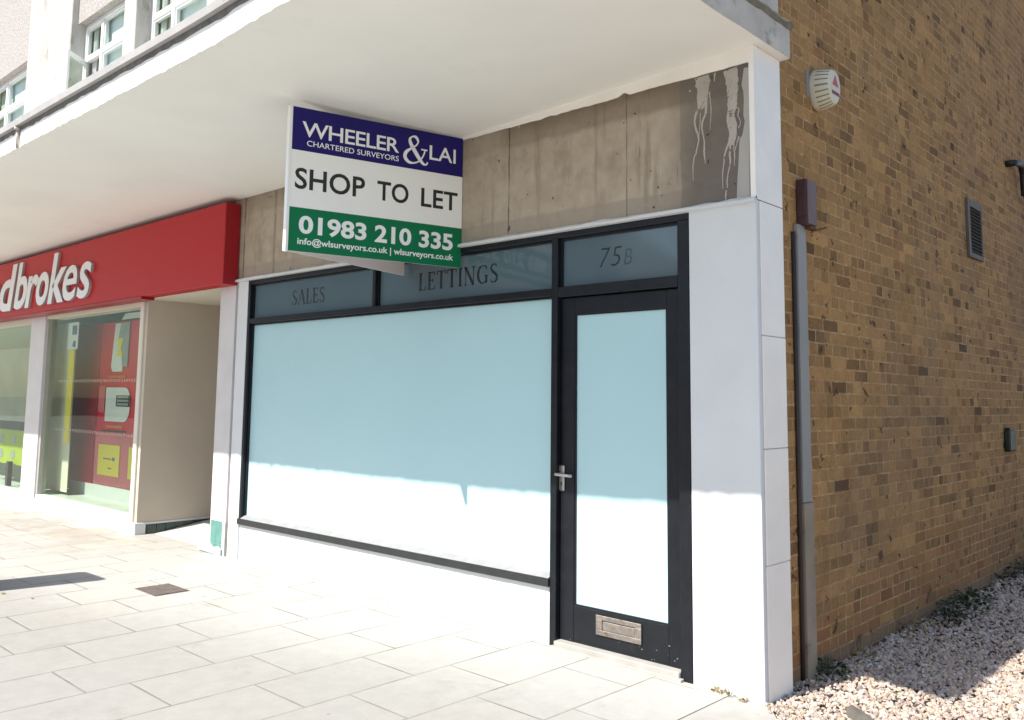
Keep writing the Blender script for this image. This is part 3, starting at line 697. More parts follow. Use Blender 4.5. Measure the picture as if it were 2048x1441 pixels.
for x in np.linspace(-5.112, -1.429, 60):
    ring.append([bm.verts.new(p) for p in ((x, .02+rng.normal(0, .0012), gz(x)-.05), (x, .016+rng.normal(0, .0012), .357), (x, .09, .357), (x, .09, gz(x)-.05))])
for a, b in zip(ring, ring[1:]):
    for k in range(4): bm.faces.new((a[k], b[k], b[(k+1) % 4], a[(k+1) % 4]))
bm.faces.new(ring[0]); bm.faces.new(ring[-1][::-1]); obj('stall_riser', bm, 'white_paint', SH)
obj('pilaster', bx(-5.292, -5.114, .0, .12, -.02, 2.583, bev=.004), 'white_paint', SH)
obj('backing', bx(-5.29, -.42, .10, .16, .0, 2.58), 'dark_room', SH)
bm = bmesh.new(); ring = [[bm.verts.new((x, y, z)) for y, z in ((-.009, .4122), (.053, .4125), (.053, .440), (.047, .440))] for x in np.linspace(-5.07, -1.432, 24)]
for a, b in zip(ring, ring[1:]):
    for k in range(4): bm.faces.new((a[k], b[k], b[(k+1) % 4], a[(k+1) % 4]))
bm.faces.new(ring[0]); bm.faces.new(ring[-1][::-1]); obj('sill_slope', bm, pm('sill_dusty', (.27, .27, .275), .6, .12, 12, .2, 80), SH)
# door
D = obj('door', bx(-1.374, -1.268, .040, .085, .055, 2.160, bev=.003), 'black_gloss', SH)
bm = bmesh.new(); box(bm, -.590, -.4945, .040, .085, .055, 2.160, .003); box(bm, -1.268, -.590, .042, .085, 2.055, 2.160, .003); box(bm, -1.268, -.590, .042, .085, .055, .268, .003)
box(bm, -1.268, -1.258, .046, .08, .268, 2.055); box(bm, -.600, -.590, .046, .08, .268, 2.055); box(bm, -1.258, -.6, .046, .08, .268, .278); box(bm, -1.258, -.6, .046, .08, 2.045, 2.055)
me2 = bpy.data.meshes.new('t'); bmesh.ops.recalc_face_normals(bm, faces=bm.faces[:]); bmesh.ops.translate(bm, verts=bm.verts[:], vec=-ROOT[D]); bm.from_mesh(D.data); bm.to_mesh(D.data); bm.free()
obj('pane', bx(-1.259, -.599, .056, .07, .277, 2.046), 'frost', D)
bm = bmesh.new(); box(bm, -1.378, -1.340, .030, .040, .948, 1.108, .006)
tube(bm, [(-1.359, .034, 1.052), (-1.359, -.005, 1.052)], .011, 12)
tube(bm, [(-1.378, -.008, 1.053), (-1.34, -.014, 1.053), (-1.29, -.015, 1.051), (-1.250, -.010, 1.049)], [.0105, .0115, .0105, .009], 12)
obj('handle', bm, 'steel', D)
bm = bmesh.new(); tube(bm, [(-1.359, .0305, 1.0), (-1.359, .0285, 1.0)], .006, 10); box(bm, -1.362, -1.356, .0286, .0305, .982, .999); obj('keyhole', bm, 'print_black', D)
bm = bmesh.new(); a, b, z0, z1 = -1.092, -.770, .132, .246
for q in ((a, b, z0, z0+.030), (a, b, z1-.026, z1), (a, a+.044, z0+.03, z1-.026), (b-.044, b, z0+.03, z1-.026)): box(bm, q[0], q[1], .030, .0415, q[2], q[3], .002)
lp = obj('letter_plate', bm, 'steel_worn', D)
obj('flap', bx(a+.046, b-.046, .035, .041, z0+.031, z1-.032, bev=.002), 'steel_worn', D)
                                                       # chipped paint low on the door and jamb
for _ in range(16):
    t = rng.random()
    x, z = ((-.52+rng.normal(0, .05), .08+abs(rng.normal(0, .045))) if t < .6 else (-.80+rng.normal(0, .05), .118+rng.normal(0, .008))) if t < .8 else (rng.uniform(-1.3, -.6), .06+abs(rng.normal(0, .02)))
    if x > -.498 or z < .058: continue
    m = rng.integers(4, 7); rr = rng.uniform(.002, .005)
    bm = bmesh.new(); extr(bm, [(x+rr*math.cos(6.28*k/m)*rng.uniform(.5, 1.6), z+rr*.7*math.sin(6.28*k/m)*rng.uniform(.5, 1.3)) for k in range(m)], flat(.0398), .0006); obj('paint_chip', bm, pm('primer', (.22, .22, .21), .7, .1) if 'primer' not in bpy.data.materials else bpy.data.materials['primer'], D)
bm = bmesh.new(); box(bm, -1.378, -.492, -.018, .10, -.02, .050, .004); box(bm, -1.40, -.47, -.035, .0, -.03, .020, .003); obj('threshold', bm, 'apron', SH)

# ------------------------------------------------------------------ betting shop next door
BS = thing('betting_shopfront', 'neighbouring betting shop front with clear windows, recessed ramped entrance and green tile plinth', 'shopfront', (-9, 0, 0))
obj('pilaster', bx(-5.615, -5.335, .0, .25, -.02, 2.60, bev=.004), 'pale_tile', BS)
obj('backing', bx(-5.335, -5.292, .03, .25, .0, 2.60), pm('grey_gap', (.42, .40, .40), .6, .08), BS)
obj('gap_filler', bx(-5.334, -5.293, -.002, .031, .0, .345), 'bitumen', BS)
bm = bmesh.new()
for k in range(2):
    for j, (z0, z1) in enumerate(((.148, .350), (.060, .144))):
        x0 = -5.592+k*.102; box(bm, x0, x0+.099, -.004, .001, z0, z1, .0015)
gt = obj('green_tile', bm, 'green_tile', BS)
bm = bmesh.new(); extr(bm, [(-5.80, .055), (-5.37, .045), (-5.37, .10), (-5.44, .125), (-5.52, .11), (-5.62, .15), (-5.70, .152), (-5.80, .15)], flat(-.004), .014); obj('broken_tile', bm, 'grout', BS)
# recess: left wall panel, tile upstand, ramp, ceiling, inner door
obj('entrance_panel', bx(-7.255, -7.20, .02, 2.4, .150, 2.58), 'beige_panel', BS)
obj('panel_trim', bx(-7.345, -7.262, -.004, .06, .150, 2.56, bev=.006), 'cream', BS)
obj('panel_edge', bx(-7.30, -7.19, .015, 2.4, .125, .149, bev=.004), 'white_paint', BS)
bm = bmesh.new()
for k in range(14): box(bm, -7.20, -7.186, .03+k*.105, .03+k*.105+.101, -.02, .123, .002)
obj('tile_upstand', bm, pm('green_tile_dark', (.018, .050, .042), .25, .2, 12, 0, 1, .6), BS)
bm = bmesh.new()
v = [bm.verts.new(p) for p in ((-7.185, .20, .024), (-5.6, .12, .048), (-5.6, 1.3, .14), (-7.185, .92, .125), (-5.6, 2.4, .14), (-7.185, 2.4, .125), (-7.185, .20, -.03), (-5.6, .12, -.03))]
bm.faces.new((v[0], v[1], v[2], v[3])); bm.faces.new((v[3], v[2], v[4], v[5])); bm.faces.new((v[0], v[6], v[7], v[1])); obj('ramp', bm, pm('ramp_screed', (.50, .49, .475), .8, .08, 5, .3, 70, .3), BS)
obj('recess_ceiling', bx(-7.2, -5.34, .0, 2.4, 2.555, 2.62), 'cream', BS)
obj('recess_wall', bx(-5.60, -5.34, .25, 2.4, .0, 2.56), 'beige_panel', BS)
obj('recess_back', bx(-7.2, -5.34, 2.4, 2.5, .0, 2.6), 'beige_panel', BS)
bm = bmesh.new(); box(bm, -10.10, -7.185, -.006, .12, -.05, .150, .006); box(bm, -30, -10.66, -.006, .12, -.05, .205, .006); box(bm, -10.66, -10.10, -.004, .12, -.05, .16)
box(bm, -10.1, -7.345, .0, .12, .151, .212, .004); obj('stall_riser', bm, 'white_paint', BS)
obj('pier', bx(-10.66, -10.155, -.002, .12, .16, 2.56, bev=.005), 'pale_tile', BS)
obj('pier_return', bx(-10.153, -10.10, .02, .12, .16, 2.53), pm('grey_trim', (.35, .35, .33), .5, .06), BS)
bm = bmesh.new(); box(bm, -10.10, -7.345, .0, .2, 2.49, 2.58); box(bm, -30, -10.66, .0, .2, 2.45, 2.58); obj('window_head', bm, 'cream', BS)
wA = obj('display_window', bx(-10.098, -7.346, .070, .080, .213, 2.489), 'glass', BS)
wB = obj('display_window', bx(-20, -10.662, .070, .080, .206, 2.449), 'glass', BS)
def dashes():
    g = G('etched_dashes'); x, y, z = g.xyz(); k = g.ma('GREATER_THAN', g.ma('FRACT', g.ma('DIVIDE', x, .066)), .55)
    tr = g.n('ShaderNodeBsdfTransparent'); mx = g.n('ShaderNodeMixShader'); g.put(mx.inputs[0], g.ma('MULTIPLY', k, .38)); g.fin((.55, .53, .42), .6)
    g.t.links.new(tr.outputs[0], mx.inputs[1]); g.t.links.new(g.b.outputs[0], mx.inputs[2]); g.t.links.new(mx.outputs[0], g.o.inputs[0]); return g.m
ED = dashes()
for z in (1.045, 1.655): obj('safety_marking', bx(-9.75, -7.5, .066, .0685, z, z+.034), ED, wA)
obj('floor', bx(-30, -7.26, .12, 6, .12, .20), 'room_floor', BS)
obj('room_ceiling', bx(-30, -7.26, .12, 6, 2.62, 2.7), 'cream', BS)
obj('room_wall', bx(-30, -7.26, 3.4, 3.5, .2, 2.62), 'room_wall', BS)
obj('blind_reflection', bx(-10.75, -9.84, .285, .292, .24, 2.46), pm('blind_reflection', (.62, .595, .48), .7, .06, 2.5), BS)  # blind, with the pale reflection on the glass painted into its colour
obj('screen_wall', bx(-10.9, -10.86, .12, 3.4, .2, 2.62), 'room_wall', BS)
# display board and posters behind the glass
DB = thing('display_board', 'tall red display board with white and yellow panels standing behind the betting shop glass', 'display board', (-9.3, .55, .2))
obj('board', bx(-9.60, -7.35, .52, .56, .36, 2.44), 'display_red', DB)
obj('side_board', bx(-10.35, -9.605, .50, .54, .36, 2.45), 'display_maroon', DB)
obj('reflection_band', bx(-9.595, -7.36, .512, .521, .37, 1.02), 'display_pink', DB)  # pinkish glass reflection painted as a band on the board
obj('foot', bx(-10.3, -7.36, .50, .58, .2, .36), pm('plinth_grey', (.45, .47, .46), .6, .05), DB)
def rounded(x0, x1, z0, z1, r, corners='1111', n=6):
    o = []
    for (cx_, cz_, a0), k in zip(((x1-r, z0+r, -90), (x1-r, z1-r, 0), (x0+r, z1-r, 90), (x0+r, z0+r, 180)), corners):
        if k == '1': o += [(cx_+r*math.cos(R(a0+90*i/n)), cz_+r*math.sin(R(a0+90*i/n))) for i in range(n+1)]
        else: o.append(((x1 if a0 in (-90, 0) else x0), (z1 if a0 in (0, 90) else z0)))
    return o
def panel(name, pts, m, yy=.5125, t=.004):
    bm = bmesh.new(); extr(bm, pts, flat(yy), t); return obj(name, bm, m, DB)
panel('white_panel', [(-9.24, 1.86), (-9.18, 1.80), (-8.9, 1.80), (-8.9, 1.95), (-8.86, 2.42), (-9.17, 2.42)], 'poster_white')
panel('grey_panel', [(-8.90, 1.86), (-8.76, 1.86), (-8.74, 2.42), (-9.0, 2.42), (-9.06, 2.2), (-8.96, 2.05)], 'poster_grey', .508)
panel('yellow_patch', [(-9.08, 2.00), (-8.90, 2.00), (-8.96, 2.10), (-8.90, 2.22), (-9.09, 2.22), (-9.03, 2.10)], 'poster_yellow', .503)
panel('white_panel', rounded(-8.36, -7.9, 1.82, 2.42, .1), 'poster_white')
panel('white_panel', rounded(-9.34, -8.63, 1.17, 1.60, .17, '1100'), 'poster_white')
panel('black_label', [(-9.02, 1.36), (-8.63, 1.36), (-8.63, 1.50), (-9.02, 1.50)], 'print_black', .508)
for z in (1.375, 1.42, 1.465): panel('label_strip', [(-8.98, z), (-8.66, z), (-8.66, z+.028), (-8.98, z+.028)], 'poster_grey', .5035)
panel('pink_panel', rounded(-9.56, -9.38, 1.28, 1.62, .06, '0011'), 'display_pink')
panel('white_panel', rounded(-8.40, -8.0, 1.17, 1.62, .1), 'poster_white')
for z in (1.72, 1.09): panel('orange_strip', [(-9.3, z), (-8.8, z), (-8.8, z+.03), (-9.3, z+.03)], 'poster_orange')
panel('dark_strip', [(-9.42, 1.035), (-8.7, 1.035), (-8.75, 1.06), (-9.42, 1.055)], 'print_black')
panel('ceiling_light_board', [(-8.95, 2.455), (-7.9, 2.455), (-7.9, 2.53), (-8.85, 2.53)], 'pvc', .49)  # unlit white board added in place of a bright ceiling light
def yellow_poster(x0, x1):
    p = panel('yellow_poster', [(x0, .49), (x1, .49), (x1, .875), (x0, .875)], 'poster_yellow', .508)
    bm = bmesh.new()
    bm.free()
    for q in ((.25, .62, .52, .56), (.68, .80, .50, .60), (.5, .66, .22, .26)):
        bm = bmesh.new(); extr(bm, [(x0+(x1-x0)*q[0], .49+.385*q[2]), (x0+(x1-x0)*q[1], .49+.385*q[2]), (x0+(x1-x0)*q[1], .49+.385*q[3]), (x0+(x1-x0)*q[0], .49+.385*q[3])], flat(.5035), .001)
        obj('print', bm, 'poster_blue', p)
yellow_poster(-9.46, -8.83); yellow_poster(-8.57, -7.95)
bm = bmesh.new(); extr(bm, [(-9.865, .88), (-9.70, .88), (-9.69, 2.08), (-9.87, 2.08)], flat(.22), .006)
yb = obj('banner', bm, 'poster_yellow', None, (-9.78, .22, .88)); tag(yb, 'narrow yellow upright banner at the left edge of the red display board', 'banner')
pt = thing('poster', 'small white and blue poster above the narrow yellow banner', 'poster', (-9.78, .22, 2.09))
bm = bmesh.new(); extr(bm, [(-9.93, 2.09), (-9.60, 2.09), (-9.60, 2.44), (-9.93, 2.44)], flat(.22), .006); obj('sheet', bm, 'poster_white', pt)
bm = bmesh.new(); extr(bm, [(-9.79, 2.28), (-9.64, 2.28), (-9.64, 2.40), (-9.79, 2.40)], flat(.213), .002); extr(bm, [(-9.77, 2.13), (-9.66, 2.11), (-9.66, 2.2), (-9.73, 2.2)], flat(.213), .002); obj('print', bm, 'poster_blue', pt)
lp_ = thing('poster', 'lime yellow poster with grey discs low in the far left betting shop window', 'poster', (-11.5, .2, .55))
obj('sheet', bx(-12.9, -10.90, .19, .20, .50, .98), 'poster_lime', lp_)
for x in (-12.55, -12.1, -11.62, -11.12):
    for z in (.64, .85):
        bm = bmesh.new(); extr(bm, [(x+.085*math.cos(6.2832*k/20), z+.07*math.sin(6.2832*k/20)) for k in range(20)], flat(.1885), .002); obj('disc', bm, 'poster_grey', lp_)
obj('header_strip', bx(-12.9, -10.90, .186, .20, .985, 1.11), 'print_black', lp_)
st = thing('display_stand', 'black stand just behind the glass at the far left edge of the picture', 'stand', (-11.6, .14, .21))
obj('post', bx(-11.58, -11.49, .10, .16, .21, .55, bev=.004), 'print_black', st)
# red fascia sign with raised white letters
FS = thing('shop_sign', 'long red box sign with raised white slanted lettering over the betting shop', 'shop sign', (-9, -.15, 2.55))
bm = bmesh.new(); box(bm, -22, -5.318, -.152, .0, 2.556, 3.335, .006); obj('sign_box', bm, 'red_sign', FS)
obj('lower_trim', bx(-22, -7.0, -.156, -.01, 2.528, 2.5555), 'red_dark', FS)
obj('end_panel', bx(-5.317, -5.312, -.150, .0, 2.558, 3.333), 'red_dark', FS)
for ch, u0, u1, v1, sh in (('L', -13.05, -12.5, 3.275, .12), ('a', -12.42, -11.86, 3.06, .10), ('d', -11.45, -10.80, 3.275, .13), ('b', -10.84, -10.37, 3.275, .13), ('r', -10.42, -9.96, 3.06, .13), ('o', -10.03, -9.61, 3.07, .12), ('k', -9.61, -9.05, 3.275, .13), ('e', -9.13, -8.70, 3.07, .12), ('s', -8.68, -8.29, 3.07, .14)):
    if ch == 'd' and u1 == -11.02: continue
    if ch == 'a': u0, u1 = -12.0, -11.47
    if ch == 'L': u0, u1 = -12.60, -12.06
    bd = .012 if ch in 'eas' else .024; li = .0006*('Ladbrokes'.find(ch)+1)
    bm = bmesh.new(); bm2 = bmesh.new(); fit_text(bm, ch, (u0, 2.637, u1, v1), flat(-.180-li), .002, bd, .20)
    fit_text(bm2, ch, (u0, 2.637, u1, v1), flat(-.1525), .026+li, bd, .20)
    edge = obj('letter', bm2, 'letter_edge', FS); obj('letter_face', bm, 'acrylic', edge)

# ------------------------------------------------------------------ projecting V-shaped letting board
VS = thing('letting_board', 'v shaped navy white and green SHOP TO LET board jutting out under canopy', 'letting board', (-2.55, 0, 2.438))
ZB, HT = 2.438, .944
def board_fn(p0, p1, side):
    p0 = Vector((*p0, 0)); p1 = Vector((*p1, 0)); d = p1-p0; nn = Vector((d.y, -d.x, 0)).normalized()*side
    return lambda u, v, w: tuple(p0+d*u+nn*w+Vector((0, 0, ZB+v*HT-(1-u)*(.026+.024*v))))
fR = board_fn((-2.462, -1.300), (-2.275, .006), 1); fL = board_fn((-2.490, -1.300), (-2.900, .006), -1)
rect = lambda a, b, c, d: [(a, b), (c, b), (c, d), (a, d)]
def vboard(fn):
    bm = bmesh.new(); extr(bm, rect(0, 0, 1, 1), lambda u, v, w: fn(u, v, w-.006), .006); return obj('board', bm, 'corrugated', VS)
bR, bL = vboard(fR), vboard(fL)
bm = bmesh.new(); box(bm, -2.487, -2.458, -1.324, -1.300, ZB-.032, ZB+HT-.050, .003); obj('nose_strip', bm, 'board_white', VS)
def print_panel(name, r, m, fn, par, t=.0012):
    bm = bmesh.new(); extr(bm, rect(*r), fn, t); return obj(name, bm, m, par)
for fn, par in ((fR, bR), (fL, bL)):
    print_panel('navy_band', (0, .6995, 1, 1), 'navy', fn, par); print_panel('white_band', (0, .3025, 1, .6985), 'board_white', fn, par); print_panel('green_band', (0, .0, 1, .3015), 'green', fn, par)
def words(fn, par, flip):
    q = (lambda b: (1-b[2], b[1], 1-b[0], b[3])) if flip else (lambda b: b)
    g = (lambda u, v, w: fn(1-u, v, w+.0012)) if flip else (lambda u, v, w: fn(u, v, w+.0012))
    def put(t, b, bold, sp, m):
        bm = bmesh.new(); fit_text(bm, t, b, g, .001, bold, 0, sp); obj('lettering', bm, m, par)
    put('WHEELER', (.050, .800, .592, .906), .010, .93, 'print_white'); put('CHARTERED SURVEYORS', (.077, .737, .592, .776), .002, 1, 'print_white'); put('LAI', (.782, .794, .952, .903), .008, 1, 'print_white')
    amp = smooth_path([(.90, .56), (.86, .40), (.72, .18), (.50, .05), (.26, .04), (.09, .18), (.12, .37), (.32, .53), (.53, .67), (.61, .82), (.52, .955), (.38, .965), (.27, .86), (.31, .70), (.48, .46), (.68, .21), (.84, .06), (.97, .05), (1.02, .14)], 5)
    n = len(amp); wd = []
    for i in range(n):
        t = i/n; wd.append(.055+.085*max(0, math.sin((t-.18)/.22*3.14)) if .18 < t < .40 else .055+.10*max(0, math.sin((t-.62)/.30*3.14)) if .62 < t < .92 else .055+(.05*math.sin((t-.48)/.12*3.14) if .48 < t < .60 else 0))
    U = lambda u, v, w: g(.617+u*.150, .738+v*.213, w)
    bm = bmesh.new(); ribbon(bm, amp, wd, lambda u, v, w: U(u, v, w*(1+.25*(v < .5)*(u > .6))), .001); ribbon(bm, [(.74, .56), (1.0, .56)], .05, U, .0016); obj('lettering', bm, 'print_white', par, label='large white ampersand')
    for t, b in (('SHOP', (.022, .430, .399, .578)), ('TO', (.470, .430, .657, .573)), ('LET', (.735, .430, .969, .569))): put(t, b, .016, 1.02, 'print_black')
    for t, b in (('01983', (.050, .123, .415, .250)), ('210', (.463, .123, .680, .250)), ('335', (.727, .123, .943, .250))): put(t, b, .030, 1, 'print_white')
    put('info@wlsurveyors.co.uk | wlsurveyors.co.uk', (.046, .036, .947, .098), .016, 1, 'print_white')
words(fR, bR, False); words(fL, bL, True)

# ------------------------------------------------------------------ things on the brick side wall
AL = thing('alarm_box', 'cream ribbed alarm bell box with red triangle on the brick wall', 'alarm box', (-.04, .90, 3.455))
AY, AZ, ARY, ARZ = .885, 3.445, .100, .128
def sh_pt(a, s, x, lift=0.0):
    c, d = math.cos(a), math.sin(a); y = abs(c)**.92*math.copysign(1, c); z = abs(d)**.92*math.copysign(1, d)
    y *= (1.0 if z > 0 else 1.0-.16*abs(z)); k = s*(1+lift)
    return (x, AY+ARY*k*y, AZ+ARZ*k*z)
prof = [(.96, -.041), (1.0, -.028), (1.0, .0), (.965, .030), (.90, .062), (.845, .078), (.79, .086), (.74, .089)]
bm = bmesh.new(); rings = [[bm.verts.new(sh_pt(6.28318*k/48, s_, x)) for k in range(48)] for s_, x in prof]
for a, b in zip(rings, rings[1:]):
    for k in range(48): bm.faces.new((a[k], a[(k+1) % 48], b[(k+1) % 48], b[k])).smooth = True
bm.faces.new(rings[-1]); bm.faces.new(rings[0][::-1]); obj('cover', bm, 'alarm', AL)
for k in range(10):
    a = R(118+k*15.5); bm = bmesh.new(); q = []
    for s_, x in prof[2:6]: q.append([bm.verts.new(sh_pt(a+da, s_, x, lf)) for da, lf in ((-.035, -.03), (-.035, .012), (.035, .012), (.035, -.03))])
    for A, Bv in zip(q, q[1:]):
        for i in range(4): bm.faces.new((A[i], A[(i+1) % 4], Bv[(i+1) % 4], Bv[i]))
    bm.faces.new(q[0]); bm.faces.new(q[-1][::-1]); obj('sound_slot', bm, 'alarm_slot', AL)
side = lambda x: (lambda u, v, w: (x+w, u, v))
bm = bmesh.new(); extr(bm, [(.842, 3.45), (.932, 3.45), (.887, 3.52)], side(.0892), .001); obj('emblem', bm, 'alarm_red', AL)
bm = bmesh.new(); extr(bm, [(.832, 3.392), (.942, 3.392), (.942, 3.414), (.832, 3.414)], side(.0892), .001); obj('emblem_bar', bm, 'alarm_bar', AL)
obj('back_plate', bx(-.0395, -.034, .755, .795, 3.38, 3.55), pm('back_plate', (.24, .24, .22), .6, .1), AL)

CT = thing('cable_trunking', 'tall thin grey cable trunking running up the brick corner beside the white pier', 'trunking', (-.026, .58, 0))
bm = bmesh.new(); box(bm, -.040, -.010, .530, .640, .955, 2.55, .004); obj('upper_length', bm, pm('trunk_grey', (.27, .265, .255), .55, .1, 4, .15, 80, .35, grime=((.22, .19, .165), 5, .6)), CT)
bm = bmesh.new(); box(bm, -.040, -.005, .528, .645, -.08, .953, .004); obj('lower_length', bm, pm('trunk_tan', (.26, .22, .165), .65, .14, 6, .2, 80, .3, grime=((.18, .14, .10), 7, .58)), CT)
bm = bmesh.new(); tube(bm, [(-.028, .505, -.06), (-.028, .505, 2.5)], .012, 8); obj('cable', bm, pm('trunk_front_dark', (.045, .032, .028), .6, .2), CT)  # added dark upright, standing for the dark front face of the trunking
BB = thing('junction_box', 'dark brown metal box above the grey trunking on the brick wall', 'junction box', (-.04, .64, 2.54))
obj('body', bx(-.0395, .024, .575, .697, 2.545, 2.822, bev=.004), 'brown_box', BB)
obj('lid', bx(.0245, .034, .578, .697, 2.553, 2.818, bev=.003), 'brown_lid', BB)
obj('side_lid', bx(-.030, .018, .569, .5745, 2.60, 2.775, bev=.002), 'brown_box', BB)
bm = bmesh.new(); tube(bm, [(.012, .66, 2.548), (.012, .665, 2.522), (.03, .76, 2.548), (.045, .80, 2.560)], .005, 8); box(bm, -.01, .03, .62, .69, 2.530, 2.546, .002); obj('latch_rod', bm, 'rust', BB)
VG = thing('vent_grille', 'dark louvred vent grille with a pale frame high on the brick wall', 'vent', (-.04, 4.22, 2.84))
bm = bmesh.new()
for q in ((3.96, 4.02, 2.80, 3.32), (4.36, 4.39, 2.80, 3.32), (4.02, 4.36, 2.80, 2.845), (4.02, 4.36, 3.255, 3.32)): box(bm, -.0395, -.015, q[0], q[1], q[2], q[3], .003)
obj('surround', bm, 'vent_frame', VG)
bm = bmesh.new(); box(bm, -.0392, -.036, 4.02, 4.36, 2.845, 3.255); obj('void', bm, 'vent_dark', VG)
bm = bmesh.new()
for k in range(13):
    z = 2.855+k*.031
    v = [bm.verts.new(p) for p in ((-.036, 4.021, z+.020), (-.018, 4.021, z), (-.018, 4.359, z), (-.036, 4.359, z+.020), (-.036, 4.021, z+.025), (-.016, 4.021, z+.005), (-.016, 4.359, z+.005), (-.036, 4.359, z+.025))]
    for f in ((0,3,2,1),(4,5,6,7),(0,1,5,4),(1,2,6,5),(2,3,7,6),(3,0,4,7)): bm.faces.new([v[i] for i in f])
obj('louvre', bm, pm('louvre', (.035, .03, .026), .6, .2), VG)
WP = thing('waste_pipe', 'black bent waste pipe leaving the brick wall at the upper right', 'pipe', (-.04, 5.6, 3.9))
bm = bmesh.new()
pp = smooth_path([(5.44, 3.93), (5.56, 3.95), (5.70, 3.96), (5.78, 3.90), (5.80, 3.78), (5.81, 3.66)], 6)
tube(bm, [(-.05, 5.42, 3.925)]+[(.03, a, b) for a, b in pp], .033, 12); obj('elbow', bm, 'black_pipe', WP)
bm = bmesh.new(); tube(bm, [(.03, 5.81, 3.67), (.02, 5.90, 3.645), (.01, 9.0, 3.60)], .016, 10); obj('run', bm, 'black_pipe', WP)
GB = thing('meter_box', 'small dark green box low on the far end of the brick wall', 'meter box', (-.04, 5.05, 1.1))
obj('case', bx(-.0395, .015, 4.86, 5.08, 1.09, 1.285, bev=.012), 'green_box', GB)
bm = bmesh.new(); box(bm, -.03, .01, 4.88, 4.97, 1.286, 1.308, .003); obj('bracket', bm, 'black_pipe', GB)

# ------------------------------------------------------------------ on the ground
MH = thing('manhole_cover', 'small rusty brown inspection cover set in the pale paving', 'manhole cover', (-4.37, -1.05, .045))
bm = bmesh.new(); extr(bm, [(-4.545, -1.185), (-4.20, -1.185), (-4.20, -.915), (-4.545, -.915)], lambda u, v, w: (u, v, gz(u)-.01+w), .0125); obj('rim', bm, 'steel_worn', MH)
bm = bmesh.new(); extr(bm, [(-4.533, -1.174), (-4.212, -1.174), (-4.212, -.926), (-4.533, -.926)], lambda u, v, w: (u, v, gz(u)+w), .006); obj('plate', bm, 'manhole', MH)
PS = thing('pavement_sign', 'dark upright pavement sign whose shadow falls across the paving from the left edge', 'pavement sign', (-5.42, -2.27, .06))
bm = bmesh.new(); extr(bm, rounded(-5.66, -5.18, .12, 1.30, .06, '0110'), lambda u, v, w: (u, -2.25-w, v), .04); obj('panel', bm, 'print_black', PS)
obj('base', bx(-5.64, -5.20, -2.42, -2.12, .055, .12, bev=.01), 'steel_worn', PS)
FL = bmesh.new()
v0 = [(.31, .235), (.37, .20), (.47, .255), (.44, .31), (.35, .32)]
h = [.055, .06, .012, .02, .05]; zb = gzr(.38, .26)
lo = [FL.verts.new((x, y, zb-.01)) for x, y in v0]; hi = [FL.verts.new((x*.93+.38*.07-.01*k, y*.93+.26*.07, zb+h[k]*.95)) for k, (x, y) in enumerate(v0)]
FL.faces.new(hi); FL.faces.new(lo[::-1])
for i in range(5): FL.faces.new((lo[i], lo[(i+1) % 5], hi[(i+1) % 5], hi[i]))
tag(obj('flint', FL, 'flint', None, (.38, .26, zb)), 'dark grey broken lump of stone lying on the sunlit pale gravel', 'stone')

def leaf(bm, p, d, up, l, w):
    d = d.normalized(); s = d.cross(up).normalized(); nn = s.cross(d)
    pts = [p, p+d*l*.35+s*w*.5+nn*l*.06, p+d*l*.7+s*w*.42+nn*l*.05, p+d*l-nn*l*.10, p+d*l*.7-s*w*.42+nn*l*.05, p+d*l*.35-s*w*.5+nn*l*.06]
    v = [bm.verts.new(q) for q in pts]; m = bm.verts.new(p+d*l*.5)
    for i in range(6): bm.faces.new((v[i], v[(i+1) % 6], m))
def weed(label, x, y, rx, ry, hh, n, m, ls=.03, lab2=None, m2=None, group=None):
    z = gzr(x, y) if x > -.03 else gz(x); t = thing('weed', label, 'weed', (x, y, z), group)
    st_, lf = bmesh.new(), bmesh.new(); lf2 = bmesh.new()
    for _ in range(max(4, n//9)):
        a = rng.uniform(0, 6.28); e = Vector((x+rx*.7*math.cos(a)*rng.random(), y+ry*.7*math.sin(a)*rng.random(), z+hh*rng.uniform(.5, 1)))
        b = Vector((x+rng.normal(0, rx*.2), y+rng.normal(0, ry*.2), z-.01)); tube(st_, [b, (b+e)/2+Vector((0, 0, .01)), e], .0014, 5)
    for _ in range(n):
        a = rng.uniform(0, 6.28); q = math.sqrt(rng.random()); hz = hh*(rng.random()**1.3)*(1.1-q*.75)
        p = Vector((x+rx*q*math.cos(a), y+ry*q*math.sin(a), z+hz))
        if p.x < -.03 and y > .35: p.x = -.03+abs(rng.normal(0, .01))
        d = Vector((math.cos(a)+rng.normal(0, .6), math.sin(a)+rng.normal(0, .6), rng.uniform(-.1, .9)))
        leaf(lf2 if (m2 and rng.random() < .18) else lf, p, d, Vector((rng.normal(0, .4), rng.normal(0, .4), 1)), ls*rng.uniform(.5, 1.35), ls*rng.uniform(.35, .7))
    obj('stem', st_, m, t, fixn=False); obj('foliage', lf, m, t, fixn=False)
    if m2: obj('pale_leaf', lf2, m2, t, fixn=False)
    else: lf2.free()
weed('dark green weed with a few pale leaves at the foot of the trunking', .035, .72, .085, .12, .12, 110, 'leaf', .034, None, 'leaf_pale')
weed('low dark scrubby weed spreading over the shaded gravel midway along the brick wall', .07, 3.15, .14, .55, .15, 200, 'leaf', .045, None, 'leaf_pale')
weed('straggly brown and green weed against the wall where gravel is thin', .02, 2.15, .10, .32, .08, 80, 'leaf_dry', .03, None, 'leaf')
weed('dark weed strip at the far end of the brick wall base', .03, 5.0, .10, .85, .18, 150, 'leaf', .045)
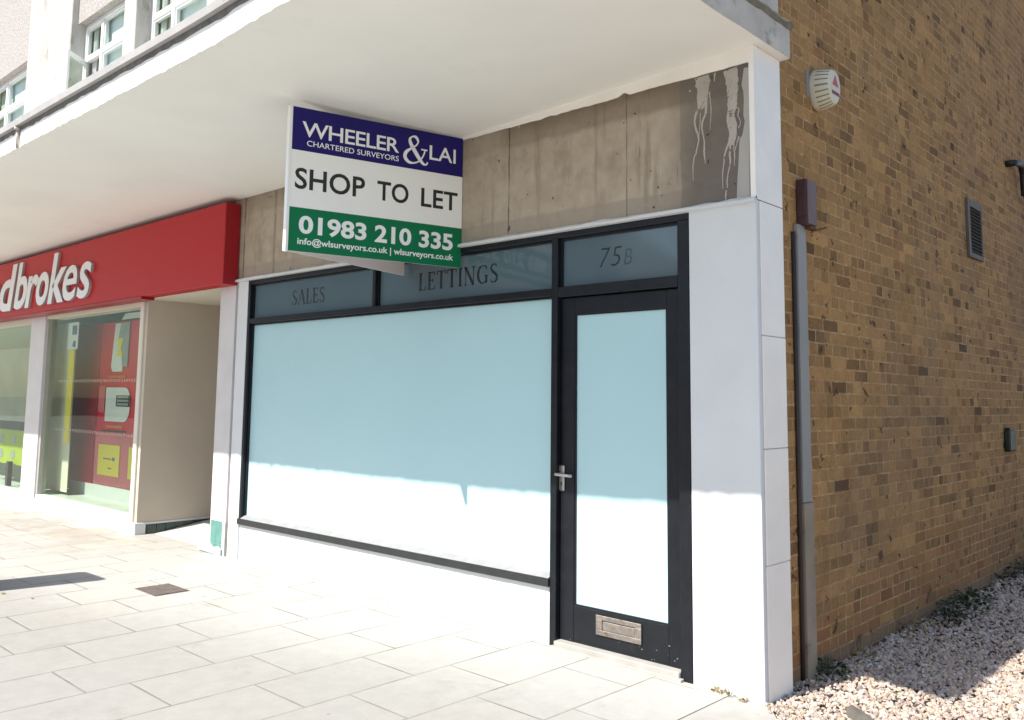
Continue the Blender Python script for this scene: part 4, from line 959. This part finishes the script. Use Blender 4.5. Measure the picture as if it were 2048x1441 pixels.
weed('scruffy green weed growing over the shaded stones between the straggly weed and the scrubby one', .10, 2.62, .10, .20, .12, 90, 'leaf', .04)
weed('small dry brown weed in the wall joint nearest the trunking', .015, 1.25, .05, .14, .06, 50, 'leaf_dry', .026)
weed('tuft of dry yellow grass at the foot of the white corner pier', -.235, -.015, .075, .016, .03, 70, 'leaf_dry', .016)
weed('mossy yellow tuft in the cracked grey concrete near the gravel', .045, -.145, .055, .022, .016, 80, 'leaf_dry', .012, None, 'leaf')
weed('small dead tuft beside the notch in the concrete by the pier', -.10, -.035, .022, .018, .018, 36, 'leaf_dry', .012)
for k, (x, y, s, rot) in enumerate(((-5.02, -1.965, .030, .3), (-4.72, -1.86, .020, .1))):
    bm = bmesh.new(); leaf(bm, Vector((x, y, gz(x)+.006)), Vector((math.cos(rot), math.sin(rot), .05)), Vector((.2, 0, 1)), s*1.6, s)
    tag(obj('dead_leaf', bm, 'leaf_dry', None, (x, y, gz(x)), fixn=False), ('curled brown dead leaf on the paving at the left edge', 'smaller dead leaf just below the dark shadow on the paving')[k], 'leaf', 'dead leaves on the paving')

# ------------------------------------------------------------------ across the street (only seen mirrored in the panes)
OB = thing('opposite_building', 'brick building across the street mirrored in the shop glass', 'building', (-40, -27, 0))
obj('wall', bx(-62, -19.5, -36, -26, -.22, 6.6), 'opp_brick', OB)
bm = bmesh.new(); v = [bm.verts.new(p) for p in ((-62.3, -25.7, 6.5), (-19.2, -25.7, 6.5), (-19.2, -36.3, 6.5), (-62.3, -36.3, 6.5), (-58, -31, 11.0), (-24, -31, 11.0))]
for f in ((0, 1, 5, 4), (2, 3, 4, 5), (1, 2, 5), (3, 0, 4), (0, 3, 2, 1)): bm.faces.new([v[i] for i in f])
obj('roof', bm, 'opp_roof', OB)
for k in range(12):
    x = -60.5+k*3.4; w = obj('window', bx(x, x+1.5, -26.0, -25.96, 3.6, 5.2), 'pvc', OB); obj('pane', bx(x+.07, x+1.43, -25.958, -25.95, 3.67, 5.13), 'upper_pane', w)
